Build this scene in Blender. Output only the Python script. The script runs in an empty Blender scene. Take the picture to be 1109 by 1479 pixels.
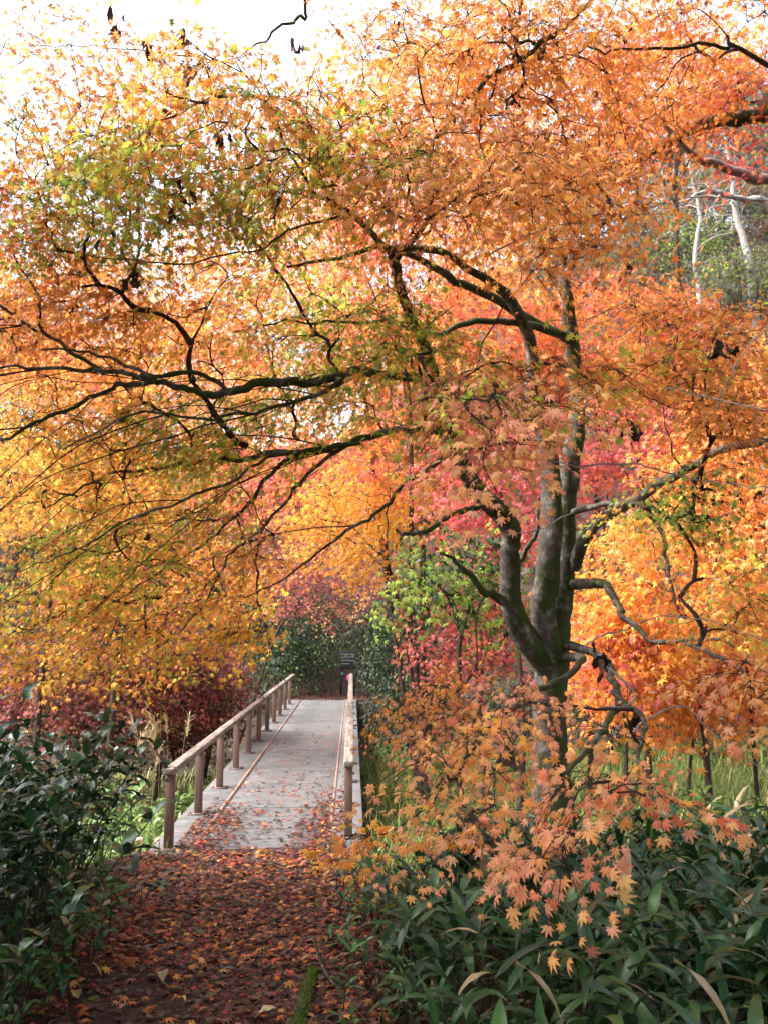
import bpy, math, random
import numpy as np
from mathutils import Vector

random.seed(7)
rng = np.random.default_rng(11)
C = bpy.context.scene.collection
R = math.radians

# ------------------------------------------------------------------ camera
FPX, W0, H0 = 1200.0, 1109.0, 1479.0           # focal length in photo pixels, photo size
EYE = np.array([0.0, 0.0, 1.6])
PITCH, YAW = R(8.04), R(2.15)
cd = bpy.data.cameras.new("camera")
cam = bpy.data.objects.new("camera", cd)
C.objects.link(cam)
cam.location = EYE
cam.rotation_euler = (R(90) + PITCH, 0, -YAW)
cd.sensor_fit = 'HORIZONTAL'
cd.sensor_width = 13.0
cd.lens = 13.0 * FPX / W0
cd.clip_start, cd.clip_end = 0.05, 600
cd.dof.use_dof = True
cd.dof.focus_distance = 5.0
cd.dof.aperture_fstop = 2.8
sc = bpy.context.scene
sc.camera = cam

# ------------------------------------------------------------------ sky, sun, exposure
SUN_EL, SUN_AZ = R(45), R(-100)                 # azimuth from +Y, negative = to the left
w = bpy.data.worlds.new("World")
sc.world = w
w.use_nodes = True
nt = w.node_tree
bg = nt.nodes["Background"]
sky = nt.nodes.new("ShaderNodeTexSky")
sky.sky_type = 'NISHITA'
sky.sun_disc = False
sky.sun_elevation = SUN_EL
sky.sun_rotation = SUN_AZ
sky.air_density, sky.dust_density, sky.ozone_density = 1.0, 4.0, 1.0
hs = nt.nodes.new("ShaderNodeHueSaturation")   # thin overcast: the blue is mostly gone
hs.inputs["Saturation"].default_value = 0.4
nt.links.new(sky.outputs[0], hs.inputs["Color"])
nt.links.new(hs.outputs[0], bg.inputs[0])
bg.inputs[1].default_value = 0.15
sl = bpy.data.lights.new("sun", 'SUN')
sl.energy = 1.5
sl.angle = R(26)
sl.color = (1.0, 0.985, 0.965)
sun = bpy.data.objects.new("sun", sl)
C.objects.link(sun)
sd = Vector((math.sin(SUN_AZ) * math.cos(SUN_EL), math.cos(SUN_AZ) * math.cos(SUN_EL), math.sin(SUN_EL)))
sun.rotation_euler = sd.to_track_quat('Z', 'Y').to_euler()
sun.location = sd * 60
sc.view_settings.view_transform = 'Standard'
sc.view_settings.look = 'None'
sc.view_settings.exposure = 2.55
sc.view_settings.gamma = 1.0
sc.render.engine = 'CYCLES'
cy = sc.cycles
cy.max_bounces = 7
cy.diffuse_bounces = 4
cy.glossy_bounces = 2
cy.transmission_bounces = 4
cy.transparent_max_bounces = 4
cy.sample_clamp_indirect = 4
cy.use_denoising = True

# ------------------------------------------------------------------ helpers
_f = np.array([math.sin(YAW) * math.cos(PITCH), math.cos(YAW) * math.cos(PITCH), math.sin(PITCH)])
_r = np.array([math.cos(YAW), -math.sin(YAW), 0.0])
_u = np.cross(_r, _f)

def at(px, py, d):
    """world point seen at photo pixel (px, py), d metres away along the view axis"""
    px, py, d = np.asarray(px, float), np.asarray(py, float), np.asarray(d, float)
    a = ((px - W0 / 2) / FPX * d)[..., None]
    b = ((H0 / 2 - py) / FPX * d)[..., None]
    return EYE + a * _r + b * _u + d[..., None] * _f

def sstep(a, b, x):
    t = np.clip((x - a) / (b - a), 0, 1)
    return t * t * (3 - 2 * t)

def unit(v):
    return v / np.maximum(np.linalg.norm(v, axis=-1, keepdims=True), 1e-9)

def wob(x, y, s=1.0):
    return (np.sin(x * 1.7 * s + 1.3) * np.cos(y * 1.3 * s + .4) + .5 * np.sin(x * 3.9 * s + y * 2.7 * s) + .3 * np.cos(x * 7.1 * s - y * 6.3 * s)) / 1.8

class MB:
    def __init__(self):
        self.v, self.f, self.c, self.n = [], [], [], 0
    def add(self, v, f, c=None):
        v = np.asarray(v, float).reshape(-1, 3)
        self.v.append(v)
        self.f.append(np.asarray(f, np.int64) + self.n)
        self.c.append(np.full((len(v), 3), .5) if c is None else np.broadcast_to(c, (len(v), 3)))
        self.n += len(v)
    def build(self, name, mat, parent=None, smooth=False, twigs=None, twigmat=None):
        me = bpy.data.meshes.new(name)
        nf = sum(len(f) for f in self.f)
        if twigs is not None and twigs.n:
            self.v += twigs.v
            self.c += twigs.c
            self.f += [f + self.n for f in twigs.f]
            self.n += twigs.n
        if self.n:
            v = np.concatenate(self.v)
            if parent is not None:
                v = v - np.array(parent.matrix_basis.translation)
                g = parent.parent
                while g is not None:
                    v = v - np.array(g.matrix_basis.translation)
                    g = g.parent
            me.vertices.add(len(v))
            me.vertices.foreach_set("co", v.astype(np.float32).ravel())
            idx = np.concatenate([f.ravel() for f in self.f])
            tot = np.concatenate([np.full(len(f), f.shape[1]) for f in self.f])
            st = np.concatenate([[0], np.cumsum(tot)[:-1]])
            me.loops.add(len(idx))
            me.loops.foreach_set("vertex_index", idx.astype(np.int32))
            me.polygons.add(len(tot))
            me.polygons.foreach_set("loop_start", st.astype(np.int32))
            if smooth:
                me.polygons.foreach_set("use_smooth", np.ones(len(tot), bool))
            ca = me.color_attributes.new("tint", 'FLOAT_COLOR', 'POINT')
            c4 = np.ones((len(v), 4), np.float32)
            c4[:, :3] = np.concatenate(self.c)
            ca.data.foreach_set("color", c4.ravel())
            me.update(calc_edges=True)
        me.materials.append(mat)
        if twigmat is not None:
            me.materials.append(twigmat)
            k = np.zeros(len(me.polygons), np.int32)
            k[nf:] = 1
            me.polygons.foreach_set("material_index", k)
        o = bpy.data.objects.new(name, me)
        C.objects.link(o)
        if parent is not None:
            o.parent = parent
        return o

def tag(o, label=None, cat=None, group=None, kind=None):
    for k, v in (("label", label), ("category", cat), ("group", group), ("kind", kind)):
        if v:
            o[k] = v
    return o

def thing(name, loc, label, cat, group=None):
    o = bpy.data.objects.new(name, None)
    o.empty_display_size = .1
    o.location = [float(x) for x in loc]
    C.objects.link(o)
    return tag(o, label, cat, group)

def box(mb, lo, hi, c=None):
    x0, y0, z0 = lo
    x1, y1, z1 = hi
    v = [(x0, y0, z0), (x1, y0, z0), (x1, y1, z0), (x0, y1, z0), (x0, y0, z1), (x1, y0, z1), (x1, y1, z1), (x0, y1, z1)]
    mb.add(v, [(0, 3, 2, 1), (4, 5, 6, 7), (0, 1, 5, 4), (1, 2, 6, 5), (2, 3, 7, 6), (3, 0, 4, 7)], c)

def bevel(o, wdt=.004, seg=2):
    m = o.modifiers.new("bevel", 'BEVEL')
    m.width = wdt
    m.segments = seg
    m.limit_method = 'ANGLE'
    return o

def smooth_line(P, n=6):
    """Catmull-Rom through P (k, 4: xyz + radius)"""
    P = np.asarray(P, float)
    if len(P) < 3:
        t = np.linspace(0, 1, n + 1)[:, None]
        return P[0] * (1 - t) + P[-1] * t
    Q = np.vstack([2 * P[0] - P[1], P, 2 * P[-1] - P[-2]])
    out = []
    t = np.linspace(0, 1, n, endpoint=False)[:, None]
    for i in range(1, len(Q) - 2):
        a, b, c, d = Q[i - 1], Q[i], Q[i + 1], Q[i + 2]
        out.append(.5 * (2 * b + (c - a) * t + (2 * a - 5 * b + 4 * c - d) * t ** 2 + (3 * b - a - 3 * c + d) * t ** 3))
    out.append(P[-1:])
    return np.concatenate(out)

def tube(mb, P, rad, sides=6, c=None, lump=0.0):
    P = np.asarray(P, float)
    n = len(P)
    T = unit(np.gradient(P, axis=0))
    ref = np.where(np.abs(T[:, 2:3]) > .85, np.array([[1., 0, 0]]), np.array([[0., 0, 1]]))
    ref[:] = ref[0] if abs((unit(P[-1] - P[0]) @ ref[0])) < .95 else np.array([0., 1, 0])
    A = unit(np.cross(T, ref))
    B = np.cross(T, A)
    a = np.linspace(0, 2 * np.pi, sides, endpoint=False)
    rr = np.broadcast_to(np.asarray(rad, float), (n,))[:, None] * np.ones((1, sides))
    if lump:
        k = np.arange(n)[:, None]
        ph = rng.uniform(0, 6, 4)
        rr = rr * (1 + lump * (np.sin(2 * a[None] + k * .31 + ph[0]) + .7 * np.sin(3 * a[None] - k * .23 + ph[1]) + .6 * np.sin(a[None] + k * .9 + ph[2]) + .4 * np.sin(5 * a[None] + k * .6 + ph[3])) + lump * rng.normal(0, .35, rr.shape))
    V = P[:, None, :] + rr[..., None] * (np.cos(a)[None, :, None] * A[:, None, :] + np.sin(a)[None, :, None] * B[:, None, :])
    i = np.arange(n - 1)[:, None] * sides
    j = np.arange(sides)[None]
    k2 = (j + 1) % sides
    F = np.stack([i + j, i + k2, i + sides + k2, i + sides + j], -1).reshape(-1, 4)
    mb.add(V, F, c)

# ------------------------------------------------------------------ materials
def mat_new(name):
    m = bpy.data.materials.new(name)
    m.use_nodes = True
    n = m.node_tree.nodes
    return m, n, m.node_tree.links, n["Principled BSDF"], n["Material Output"]

def ramp(n, stops):
    r = n.new("ShaderNodeValToRGB")
    e = r.color_ramp.elements
    while len(e) < len(stops):
        e.new(.5)
    for el, (p, c) in zip(e, stops):
        el.position = p
        el.color = (*c, 1)
    return r

def noise(n, l, scale, detail=6, rough=.6, vec=None):
    t = n.new("ShaderNodeTexNoise")
    t.inputs["Scale"].default_value = scale
    t.inputs["Detail"].default_value = detail
    t.inputs["Roughness"].default_value = rough
    if vec is not None:
        l.new(vec, t.inputs["Vector"])
    return t

def coords(n):
    return n.new("ShaderNodeTexCoord").outputs["Object"]

def leaf_mat(name, trans=.45, rough=.5, spec=.3, mottled=18.0):
    m, n, l, p, out = mat_new(name)
    a = n.new("ShaderNodeAttribute")
    a.attribute_name = "tint"
    t = noise(n, l, mottled, 3, .6, coords(n))
    mr = n.new("ShaderNodeMapRange")
    mr.inputs[1].default_value, mr.inputs[2].default_value = .3, .7
    mr.inputs[3].default_value, mr.inputs[4].default_value = .8, 1.15
    l.new(t.outputs[0], mr.inputs[0])
    mx = n.new("ShaderNodeVectorMath")
    mx.operation = 'SCALE'
    l.new(a.outputs["Color"], mx.inputs[0])
    l.new(mr.outputs[0], mx.inputs["Scale"])
    l.new(mx.outputs[0], p.inputs["Base Color"])
    p.inputs["Roughness"].default_value = rough
    p.inputs["Specular IOR Level"].default_value = spec
    if trans > 0:
        tr = n.new("ShaderNodeBsdfTranslucent")
        l.new(mx.outputs[0], tr.inputs[0])
        ms = n.new("ShaderNodeMixShader")
        ms.inputs[0].default_value = trans
        l.new(p.outputs[0], ms.inputs[1])
        l.new(tr.outputs[0], ms.inputs[2])
        l.new(ms.outputs[0], out.inputs[0])
    return m

def bark_mat(name, dark, mid, pale, moss=0.0, scale=9.0, palethr=.58):
    m, n, l, p, out = mat_new(name)
    co = coords(n)
    mp = n.new("ShaderNodeMapping")
    mp.inputs["Scale"].default_value = (1, 1, .35)
    l.new(co, mp.inputs[0])
    t1 = noise(n, l, scale * 3, 8, .7, mp.outputs[0])
    r1 = ramp(n, [(.3, dark), (.62, mid)])
    l.new(t1.outputs[0], r1.inputs[0])
    t2 = noise(n, l, scale * .8, 5, .65, co)
    r2 = ramp(n, [(palethr - .06, (0, 0, 0)), (palethr + .16, (1, 1, 1))])
    l.new(t2.outputs[0], r2.inputs[0])
    mx = n.new("ShaderNodeMix")
    mx.data_type = 'RGBA'
    l.new(r2.outputs[0], mx.inputs[0])
    l.new(r1.outputs[0], mx.inputs[6])
    mx.inputs[7].default_value = (*pale, 1)
    col = mx.outputs[2]
    if moss:
        t3 = noise(n, l, 4.5, 7, .7, co)
        ge = n.new("ShaderNodeNewGeometry")
        dt = n.new("ShaderNodeVectorMath")       # moss sits on the damp side
        dt.operation = 'DOT_PRODUCT'
        dt.inputs[1].default_value = (.13, -.04, .03)
        l.new(ge.outputs["Normal"], dt.inputs[0])
        ad = n.new("ShaderNodeMath")
        l.new(t3.outputs[0], ad.inputs[0])
        l.new(dt.outputs["Value"], ad.inputs[1])
        r3 = ramp(n, [(.60 - moss * .1, (0, 0, 0)), (.66 - moss * .1, (1, 1, 1))])
        l.new(ad.outputs[0], r3.inputs[0])
        m2 = n.new("ShaderNodeMix")
        m2.data_type = 'RGBA'
        l.new(r3.outputs[0], m2.inputs[0])
        l.new(col, m2.inputs[6])
        m2.inputs[7].default_value = (.05, .065, .015, 1)
        col = m2.outputs[2]
    l.new(col, p.inputs["Base Color"])
    p.inputs["Roughness"].default_value = .85
    p.inputs["Specular IOR Level"].default_value = .2
    b = n.new("ShaderNodeBump")
    b.inputs["Strength"].default_value = 1.0
    b.inputs["Distance"].default_value = .035
    l.new(t1.outputs[0], b.inputs["Height"])
    l.new(b.outputs[0], p.inputs["Normal"])
    return m

def plain_mat(name, stops, scale, rough=.8, bump=.3, dist=.01, stretch=(1, 1, 1), spec=.3, detail=8):
    m, n, l, p, out = mat_new(name)
    mp = n.new("ShaderNodeMapping")
    mp.inputs["Scale"].default_value = stretch
    l.new(coords(n), mp.inputs[0])
    t = noise(n, l, scale, detail, .65, mp.outputs[0])
    r = ramp(n, stops)
    l.new(t.outputs[0], r.inputs[0])
    l.new(r.outputs[0], p.inputs["Base Color"])
    p.inputs["Roughness"].default_value = rough
    p.inputs["Specular IOR Level"].default_value = spec
    b = n.new("ShaderNodeBump")
    b.inputs["Strength"].default_value = bump
    b.inputs["Distance"].default_value = dist
    l.new(t.outputs[0], b.inputs["Height"])
    l.new(b.outputs[0], p.inputs["Normal"])
    return m

M_LEAF = leaf_mat("maple_leaf", .58, .5, .25)
M_EVER = leaf_mat("evergreen_leaf", .2, .45, .25)
M_SASA = leaf_mat("bamboo_grass_leaf", .15, .36, .35, 9)
M_GLOSS = leaf_mat("glossy_leaf", .15, .26, .55, 9)
M_GRASS = leaf_mat("grass_blade", .35, .5, .3)
M_LITTER = leaf_mat("fallen_leaf", .1, .55, .3, 30)
M_DRY = leaf_mat("withered_leaf", .12, .7, .2, 30)
M_BARK = bark_mat("maple_bark", (.05, .04, .032), (.12, .10, .083), (.27, .245, .21), 1.05, 16, .53)
M_TWIG = bark_mat("twig_bark", (.022, .014, .011), (.06, .04, .03), (.12, .10, .085), 0, 12, .62)
M_PALEBARK = bark_mat("pale_bark", (.16, .14, .125), (.34, .31, .28), (.48, .46, .43), 0, 9, .6)
M_SOIL = plain_mat("soil", [(.3, (.014, .010, .007)), (.55, (.034, .023, .015)), (.75, (.07, .042, .025))], 7, .95, .6, .03)
M_PATH = plain_mat("path_soil", [(.3, (.018, .010, .008)), (.6, (.05, .026, .018)), (.8, (.09, .04, .025))], 14, .9, .6, .02)
M_DECK = plain_mat("deck_board", [(.25, (.05, .052, .052)), (.42, (.095, .095, .095)), (.6, (.14, .139, .137)), (.75, (.19, .187, .182))], 5, .7, .35, .006, (.8, 3, 1), .3, 12)
M_POST = plain_mat("brown_post_paint", [(.3, (.10, .062, .047)), (.6, (.15, .093, .07)), (.8, (.19, .125, .1))], 10, .6, .2, .003, (3, 3, .4))
M_RAIL = plain_mat("weathered_rail", [(.3, (.07, .05, .037)), (.45, (.14, .105, .082)), (.62, (.26, .22, .185)), (.72, (.14, .15, .10))], 9, .75, .3, .003, (3, .35, 3))
M_PLATE = plain_mat("rusty_plate", [(.3, (.08, .05, .04)), (.6, (.16, .11, .09)), (.8, (.25, .2, .18))], 16, .7, .2, .002)
M_STRIP = plain_mat("rust_strip", [(.3, (.17, .10, .075)), (.6, (.27, .18, .14)), (.8, (.36, .29, .25))], 12, .8, .2, .002)
M_BOARD = plain_mat("sign_black", [(.3, (.012, .012, .014)), (.7, (.022, .022, .024))], 8, .5, .05, .001)
M_TEXT = plain_mat("sign_lettering", [(.3, (.12, .12, .12)), (.7, (.17, .17, .17))], 30, .6, 0, .001)
M_PINK = plain_mat("pink_ribbon", [(.3, (.55, .04, .2)), (.7, (.7, .07, .3))], 12, .6, .1, .001)
M_MOSS = leaf_mat("moss", .25, .8, .1)

# ------------------------------------------------------------------ terrain
DECK_Z, Y0, Y1 = -0.43, 7.95, 24.6
XL, XR = -1.69, -0.03                     # rail lines of the bridge

def ground_z(x, y):
    x, y = np.asarray(x, float), np.asarray(y, float)
    plate = -0.054 * np.clip(y, -2, 8)
    onpath = sstep(1.55, 1.05, np.abs(x + .85))
    right = sstep(0.05, .5, x)
    left = sstep(-1.8, -2.6, x)
    near = plate - .26 * right - .1 * left + .05 * wob(x, y) * (1 - onpath) + .012 * wob(x * 2, y * 2)
    gully = -1.45 + .12 * wob(x * .5, y * .5) + .004 * x * x * sstep(0, 10, np.abs(x))
    edge = 8.05 + .25 * np.sin(x * .9) * (1 - onpath) + 1.2 * sstep(1, 4, x)
    z = near + (gully - near) * sstep(0, 2.2, y - edge)
    far = -.45 + .06 * wob(x, y)
    z = z + (far - z) * sstep(22.4, 24.7, y)
    y0 = 26.5 - .62 * np.clip(x - 2, 0, 20) - .35 * np.clip(-4 - x, 0, 14)
    slope = .68 + .47 * sstep(-3, 9, x)
    H = 23 + 24 * sstep(-4, 10, x)
    d = np.clip(y - y0, 0, None)
    h = H * (1 - np.exp(-slope * d / H)) * sstep(0, 3, d)
    return z + h + .35 * wob(x * .4, y * .4) * sstep(1, 6, d)

def grid_sheet(xs, ys, dz=0.0):
    X, Y = np.meshgrid(xs, ys)
    V = np.stack([X, Y, ground_z(X, Y) + dz], -1).reshape(-1, 3)
    nx = len(xs)
    i = (np.arange(len(ys) - 1)[:, None] * nx + np.arange(nx - 1)[None]).ravel()
    return V, np.stack([i, i + 1, i + nx + 1, i + nx], -1)

mb = MB()
xs = np.concatenate([np.linspace(-160, -30, 14)[:-1], np.linspace(-30, -6, 50)[:-1], np.linspace(-6, 6, 90)[:-1], np.linspace(6, 30, 50)[:-1], np.linspace(30, 160, 14)])
ys = np.concatenate([np.linspace(-60, -3, 16)[:-1], np.linspace(-3, 12, 110)[:-1], np.linspace(12, 60, 90)[:-1], np.linspace(60, 240, 16)])
mb.add(*grid_sheet(xs, ys))
tag(mb.build("ground", M_SOIL, smooth=True), kind="structure")
mb = MB()
xs = np.linspace(-1.75, .1, 30)
ys = np.linspace(-2.5, 8.15, 110)
V, F = grid_sheet(xs, ys, .006)
V[:, 0] += (V[:, 0] + .83) * .12 * np.sin(V[:, 1] * 2.1) 
V[:, 2] = ground_z(V[:, 0], V[:, 1]) + .008
mb.add(V, F)
tag(mb.build("path", M_PATH, smooth=True), kind="structure")
mb = MB()
V, F = grid_sheet(np.linspace(-2.0, .3, 20), np.linspace(24.6, 33, 30), .01)
mb.add(V, F)
tag(mb.build("far_path", M_PATH, smooth=True), kind="structure")
mb = MB()
V, F = grid_sheet(np.linspace(-14, 9, 40), np.linspace(17.6, 19.4, 10), .0)
V[:, 2] = -1.36
mb.add(V, F)
m, n, l, p, out = mat_new("stream_water")
p.inputs["Base Color"].default_value = (.02, .022, .018, 1)
p.inputs["Roughness"].default_value = .08
tw = noise(n, l, 5, 3, .5, coords(n))
bb = n.new("ShaderNodeBump")
bb.inputs["Strength"].default_value = .15
l.new(tw.outputs[0], bb.inputs["Height"])
l.new(bb.outputs[0], p.inputs["Normal"])
tag(mb.build("stream", m, smooth=True), kind="structure")

# ------------------------------------------------------------------ bridge
br = thing("footbridge", ((XL + XR) / 2, Y0, DECK_Z), "grey deck footbridge with brown wooden railings over the gully", "footbridge")
XA, XB = XL - .17, XR + .15
mb = MB()
nb = 33                                     # deck slabs with thin joints
yb = np.linspace(Y0, Y1, nb + 1)
for a, b in zip(yb[:-1], yb[1:]):
    dz = random.uniform(-.004, .004)
    box(mb, (XL + .24, a + .006, DECK_Z - .12), (XR - .2, b - .006, DECK_Z + dz))
bevel(mb.build("deck", M_DECK, br), .006)
for x0, x1 in ((XA, XL + .20), (XR - .16, XB)):
    mb = MB()
    for a, b in zip(yb[0:-1:3], yb[3::3]):
        box(mb, (x0, a + .003, DECK_Z - .14), (x1, b - .003, DECK_Z + .012))
    bevel(mb.build("kerb", M_DECK, br), .006)
for x0 in (XL + .203, XR - .197):
    mb = MB()
    box(mb, (x0, Y0, DECK_Z - .1), (x0 + .034, Y1, DECK_Z + .016))
    mb.build("edge_strip", M_STRIP, br)
mb = MB()
box(mb, (XA - .06, Y0 - .2, DECK_Z - .2), (XB + .02, Y0 - .006, DECK_Z - .035))
bevel(mb.build("abutment_sill", M_DECK, br), .012)
for x in (XL + .2, (XL + XR) / 2, XR - .2):
    mb = MB()
    box(mb, (x - .09, Y0 + .05, DECK_Z - .5), (x + .09, Y1 - .05, DECK_Z - .145))
    mb.build("girder", M_PLATE, br)
for yy in (13.4, 19.4):
    mb = MB()
    box(mb, (XA + .15, yy - .2, -2.2), (XB - .15, yy + .2, DECK_Z - .503))
    mb.build("pier", M_DECK, br)
RAILH = .75
for side, xr, ys0 in ((-1, XL, 8.12), (1, XR, 8.5)):
    rl = bpy.data.objects.new("railing", None)
    rl.location = (xr - br.location.x, ys0 - br.location.y, 0)
    C.objects.link(rl)
    rl.parent = br
    npost = 12 if side < 0 else 11
    for k in range(npost):
        y = ys0 + k * 1.5 - (0 if k else 0)
        if y > Y1 - .05:
            break
        mb = MB()
        box(mb, (xr - .04, y - .04, DECK_Z + .028), (xr + .04, y + .04, DECK_Z + RAILH - .062))
        bevel(mb.build("post", M_POST, rl), .006)
        mb = MB()
        box(mb, (xr - .1, y - .09, DECK_Z + .013), (xr + .1, y + .09, DECK_Z + .027))
        for sx in (-.075, .075):
            box(mb, (xr + sx - .012, y - .075, DECK_Z + .0275), (xr + sx + .012, y - .051, DECK_Z + .042))
        mb.build("base_plate", M_PLATE, rl)
    mb = MB()
    yy = ys0 - .1
    while yy < Y1 - .3:
        e = min(yy + 3.0, Y1 - .05)
        box(mb, (xr - .05, yy, DECK_Z + RAILH - .06), (xr + .05, e - .004, DECK_Z + RAILH))
        yy = e
    bevel(mb.build("handrail", M_RAIL, rl), .008)
    if side > 0:
        mb = MB()
        for k in range(npost):
            y = ys0 + k * 1.5
            for dy in (-.02, .02):
                tube(mb, [(xr + .041, y + dy, DECK_Z + .62), (xr + .06, y + dy, DECK_Z + .62)], [.009, .009], 6)
        mb.build("bolts", M_PLATE, rl)

# information board at the far end and the ribbon on the railing
q = at(502, 953, 26)
gz = float(ground_z(q[0], q[1]))
sg = thing("information_board", (q[0], q[1], gz), "small black notice board with pale lettering at the far end of the footbridge", "sign")
mb = MB()
for s in (-.2, .2):
    box(mb, (q[0] + s - .03, q[1] + .025, gz - .2), (q[0] + s + .03, q[1] + .075, q[2] + .3))
mb.build("stand", M_BOARD, sg)
mb = MB()
box(mb, (q[0] - .27, q[1] - .02, q[2] - .3), (q[0] + .27, q[1] + .022, q[2] + .28))
bd = bevel(mb.build("board", M_BOARD, sg), .006)
mb = MB()
for k, z in enumerate((.16, .07, -.03, -.13)):
    x = -.2
    while x < .2 - (k == 3) * .16:
        wd = random.uniform(.018, .034)
        box(mb, (q[0] + x, q[1] - .024, q[2] + z - .02), (q[0] + x + wd, q[1] - .0205, q[2] + z + .02))
        x += wd + .012
mb.build("lettering", M_TEXT, bd)
mb = MB()
yr = Y1 - .25
th = np.linspace(0, 2 * np.pi, 17)
V = []
for t in th:
    V += [(XR + .066 * np.sign(np.cos(t)) * abs(np.cos(t)) ** .4, yr, DECK_Z + RAILH - .03 + .045 * np.sign(np.sin(t)) * abs(np.sin(t)) ** .4), (XR + .066 * np.sign(np.cos(t)) * abs(np.cos(t)) ** .4, yr + .05, DECK_Z + RAILH - .03 + .045 * np.sign(np.sin(t)) * abs(np.sin(t)) ** .4)]
mb.add(V, [(2 * i, 2 * i + 2, 2 * i + 3, 2 * i + 1) for i in range(16)])
tube(mb, [(XR - .07, yr - .01, DECK_Z + RAILH - .03), (XR - .09, yr - .03, DECK_Z + RAILH - .1), (XR - .08, yr - .02, DECK_Z + RAILH - .2)], [.02, .03, .012], 5)
tag(mb.build("ribbon", M_PINK), "pink ribbon tied round the far end of the right handrail", "ribbon")

# ------------------------------------------------------------------ leaf templates (x = tip direction, z = face)
def maple_template(lobes, fine=False, droop=.22):
    ang = [R(a) for a, _ in lobes]
    ln = [b for _, b in lobes]
    k = len(lobes)
    V = [(0, 0, 0)]
    sin_i = []
    for i in range(k + 1):
        if i == 0:
            a, r = ang[0] - R(26), .2
        elif i == k:
            a, r = ang[-1] + R(26), .2
        else:
            a, r = (ang[i - 1] + ang[i]) / 2, .36 * (ln[i - 1] + ln[i]) / 2 + .02
        sin_i.append(len(V))
        V.append((r * math.cos(a), r * math.sin(a), .03))
    F4, F6 = [], []
    for i in range(k):
        a, r = ang[i], ln[i]
        tip = len(V)
        V.append((r * math.cos(a), r * math.sin(a), -droop * r * r))
        if fine:
            s1, s2 = len(V), len(V) + 1
            for sg_ in (-1, 1):
                b = a + sg_ * R(15) * (1 if i not in (0, k - 1) else 1.2)
                V.append((.58 * r * math.cos(b), .58 * r * math.sin(b), .02 - droop * .2))
            F6.append((0, sin_i[i], s1, tip, s2, sin_i[i + 1]))
        else:
            F4.append((0, sin_i[i], tip, sin_i[i + 1]))
    V = np.array(V)
    if fine:                                   # petiole
        b = len(V)
        V = np.vstack([V, [(-.02, -.012, 0), (-.02, .012, 0), (-.5, .012, .05), (-.5, -.012, .05)]])
        F4 = [(b, b + 1, b + 2, b + 3)]
        return V, [np.array(F6), np.array(F4)]
    return V, [np.array(F4)]

L7 = [(-118, .45), (-78, .74), (-38, .93), (0, 1.0), (38, .93), (78, .74), (118, .45)]
L5 = [(-88, .66), (-44, .9), (0, 1.0), (44, .9), (88, .66)]
T_FINE = maple_template(L7, True)
T_MID = maple_template(L7)
T_FAR = maple_template(L5)
T_OVAL = (np.array([(0, 0, 0), (.35, -.2, .03), (.75, -.17, -.03), (1, 0, -.1), (.75, .17, -.03), (.35, .2, .03), (.5, 0, -.02)]),
          [np.array([(0, 1, 6, 5), (1, 2, 3, 6), (6, 3, 4, 5)])])

def place(mb, tmpl, P, T, N, S, col):
    V, Fs = tmpl
    X = unit(T)
    Z = unit(N - (N * X).sum(-1, keepdims=True) * X)
    Y = np.cross(Z, X)
    S = np.broadcast_to(np.asarray(S, float), (len(P),))
    curl = rng.uniform(.3, 2.2, len(P))[:, None, None]
    wv = rng.uniform(.85, 1.12, len(P))[:, None, None]
    v = (V[None, :, 0:1] * X[:, None] + V[None, :, 1:2] * wv * Y[:, None] + V[None, :, 2:3] * curl * Z[:, None]) * S[:, None, None] + P[:, None]
    nv = len(V)
    o = np.arange(len(P))[:, None, None] * nv
    base = mb.n
    mb.v.append(v.reshape(-1, 3))
    rv = np.clip(np.hypot(V[:, 0], V[:, 1]), 0, 1)[None, :, None]      # leaf tips turn redder than the middle
    rm = rng.uniform(0, 1, len(P))[:, None, None] ** 2
    mb.c.append(np.clip(col[:, None] * (1.06 - rv * rm * np.array([.22, .5, .5])), 0, .9).reshape(-1, 3))
    for F in Fs:
        mb.f.append((F[None] + o).reshape(-1, F.shape[1]) + base)
    mb.n += len(P) * nv

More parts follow.
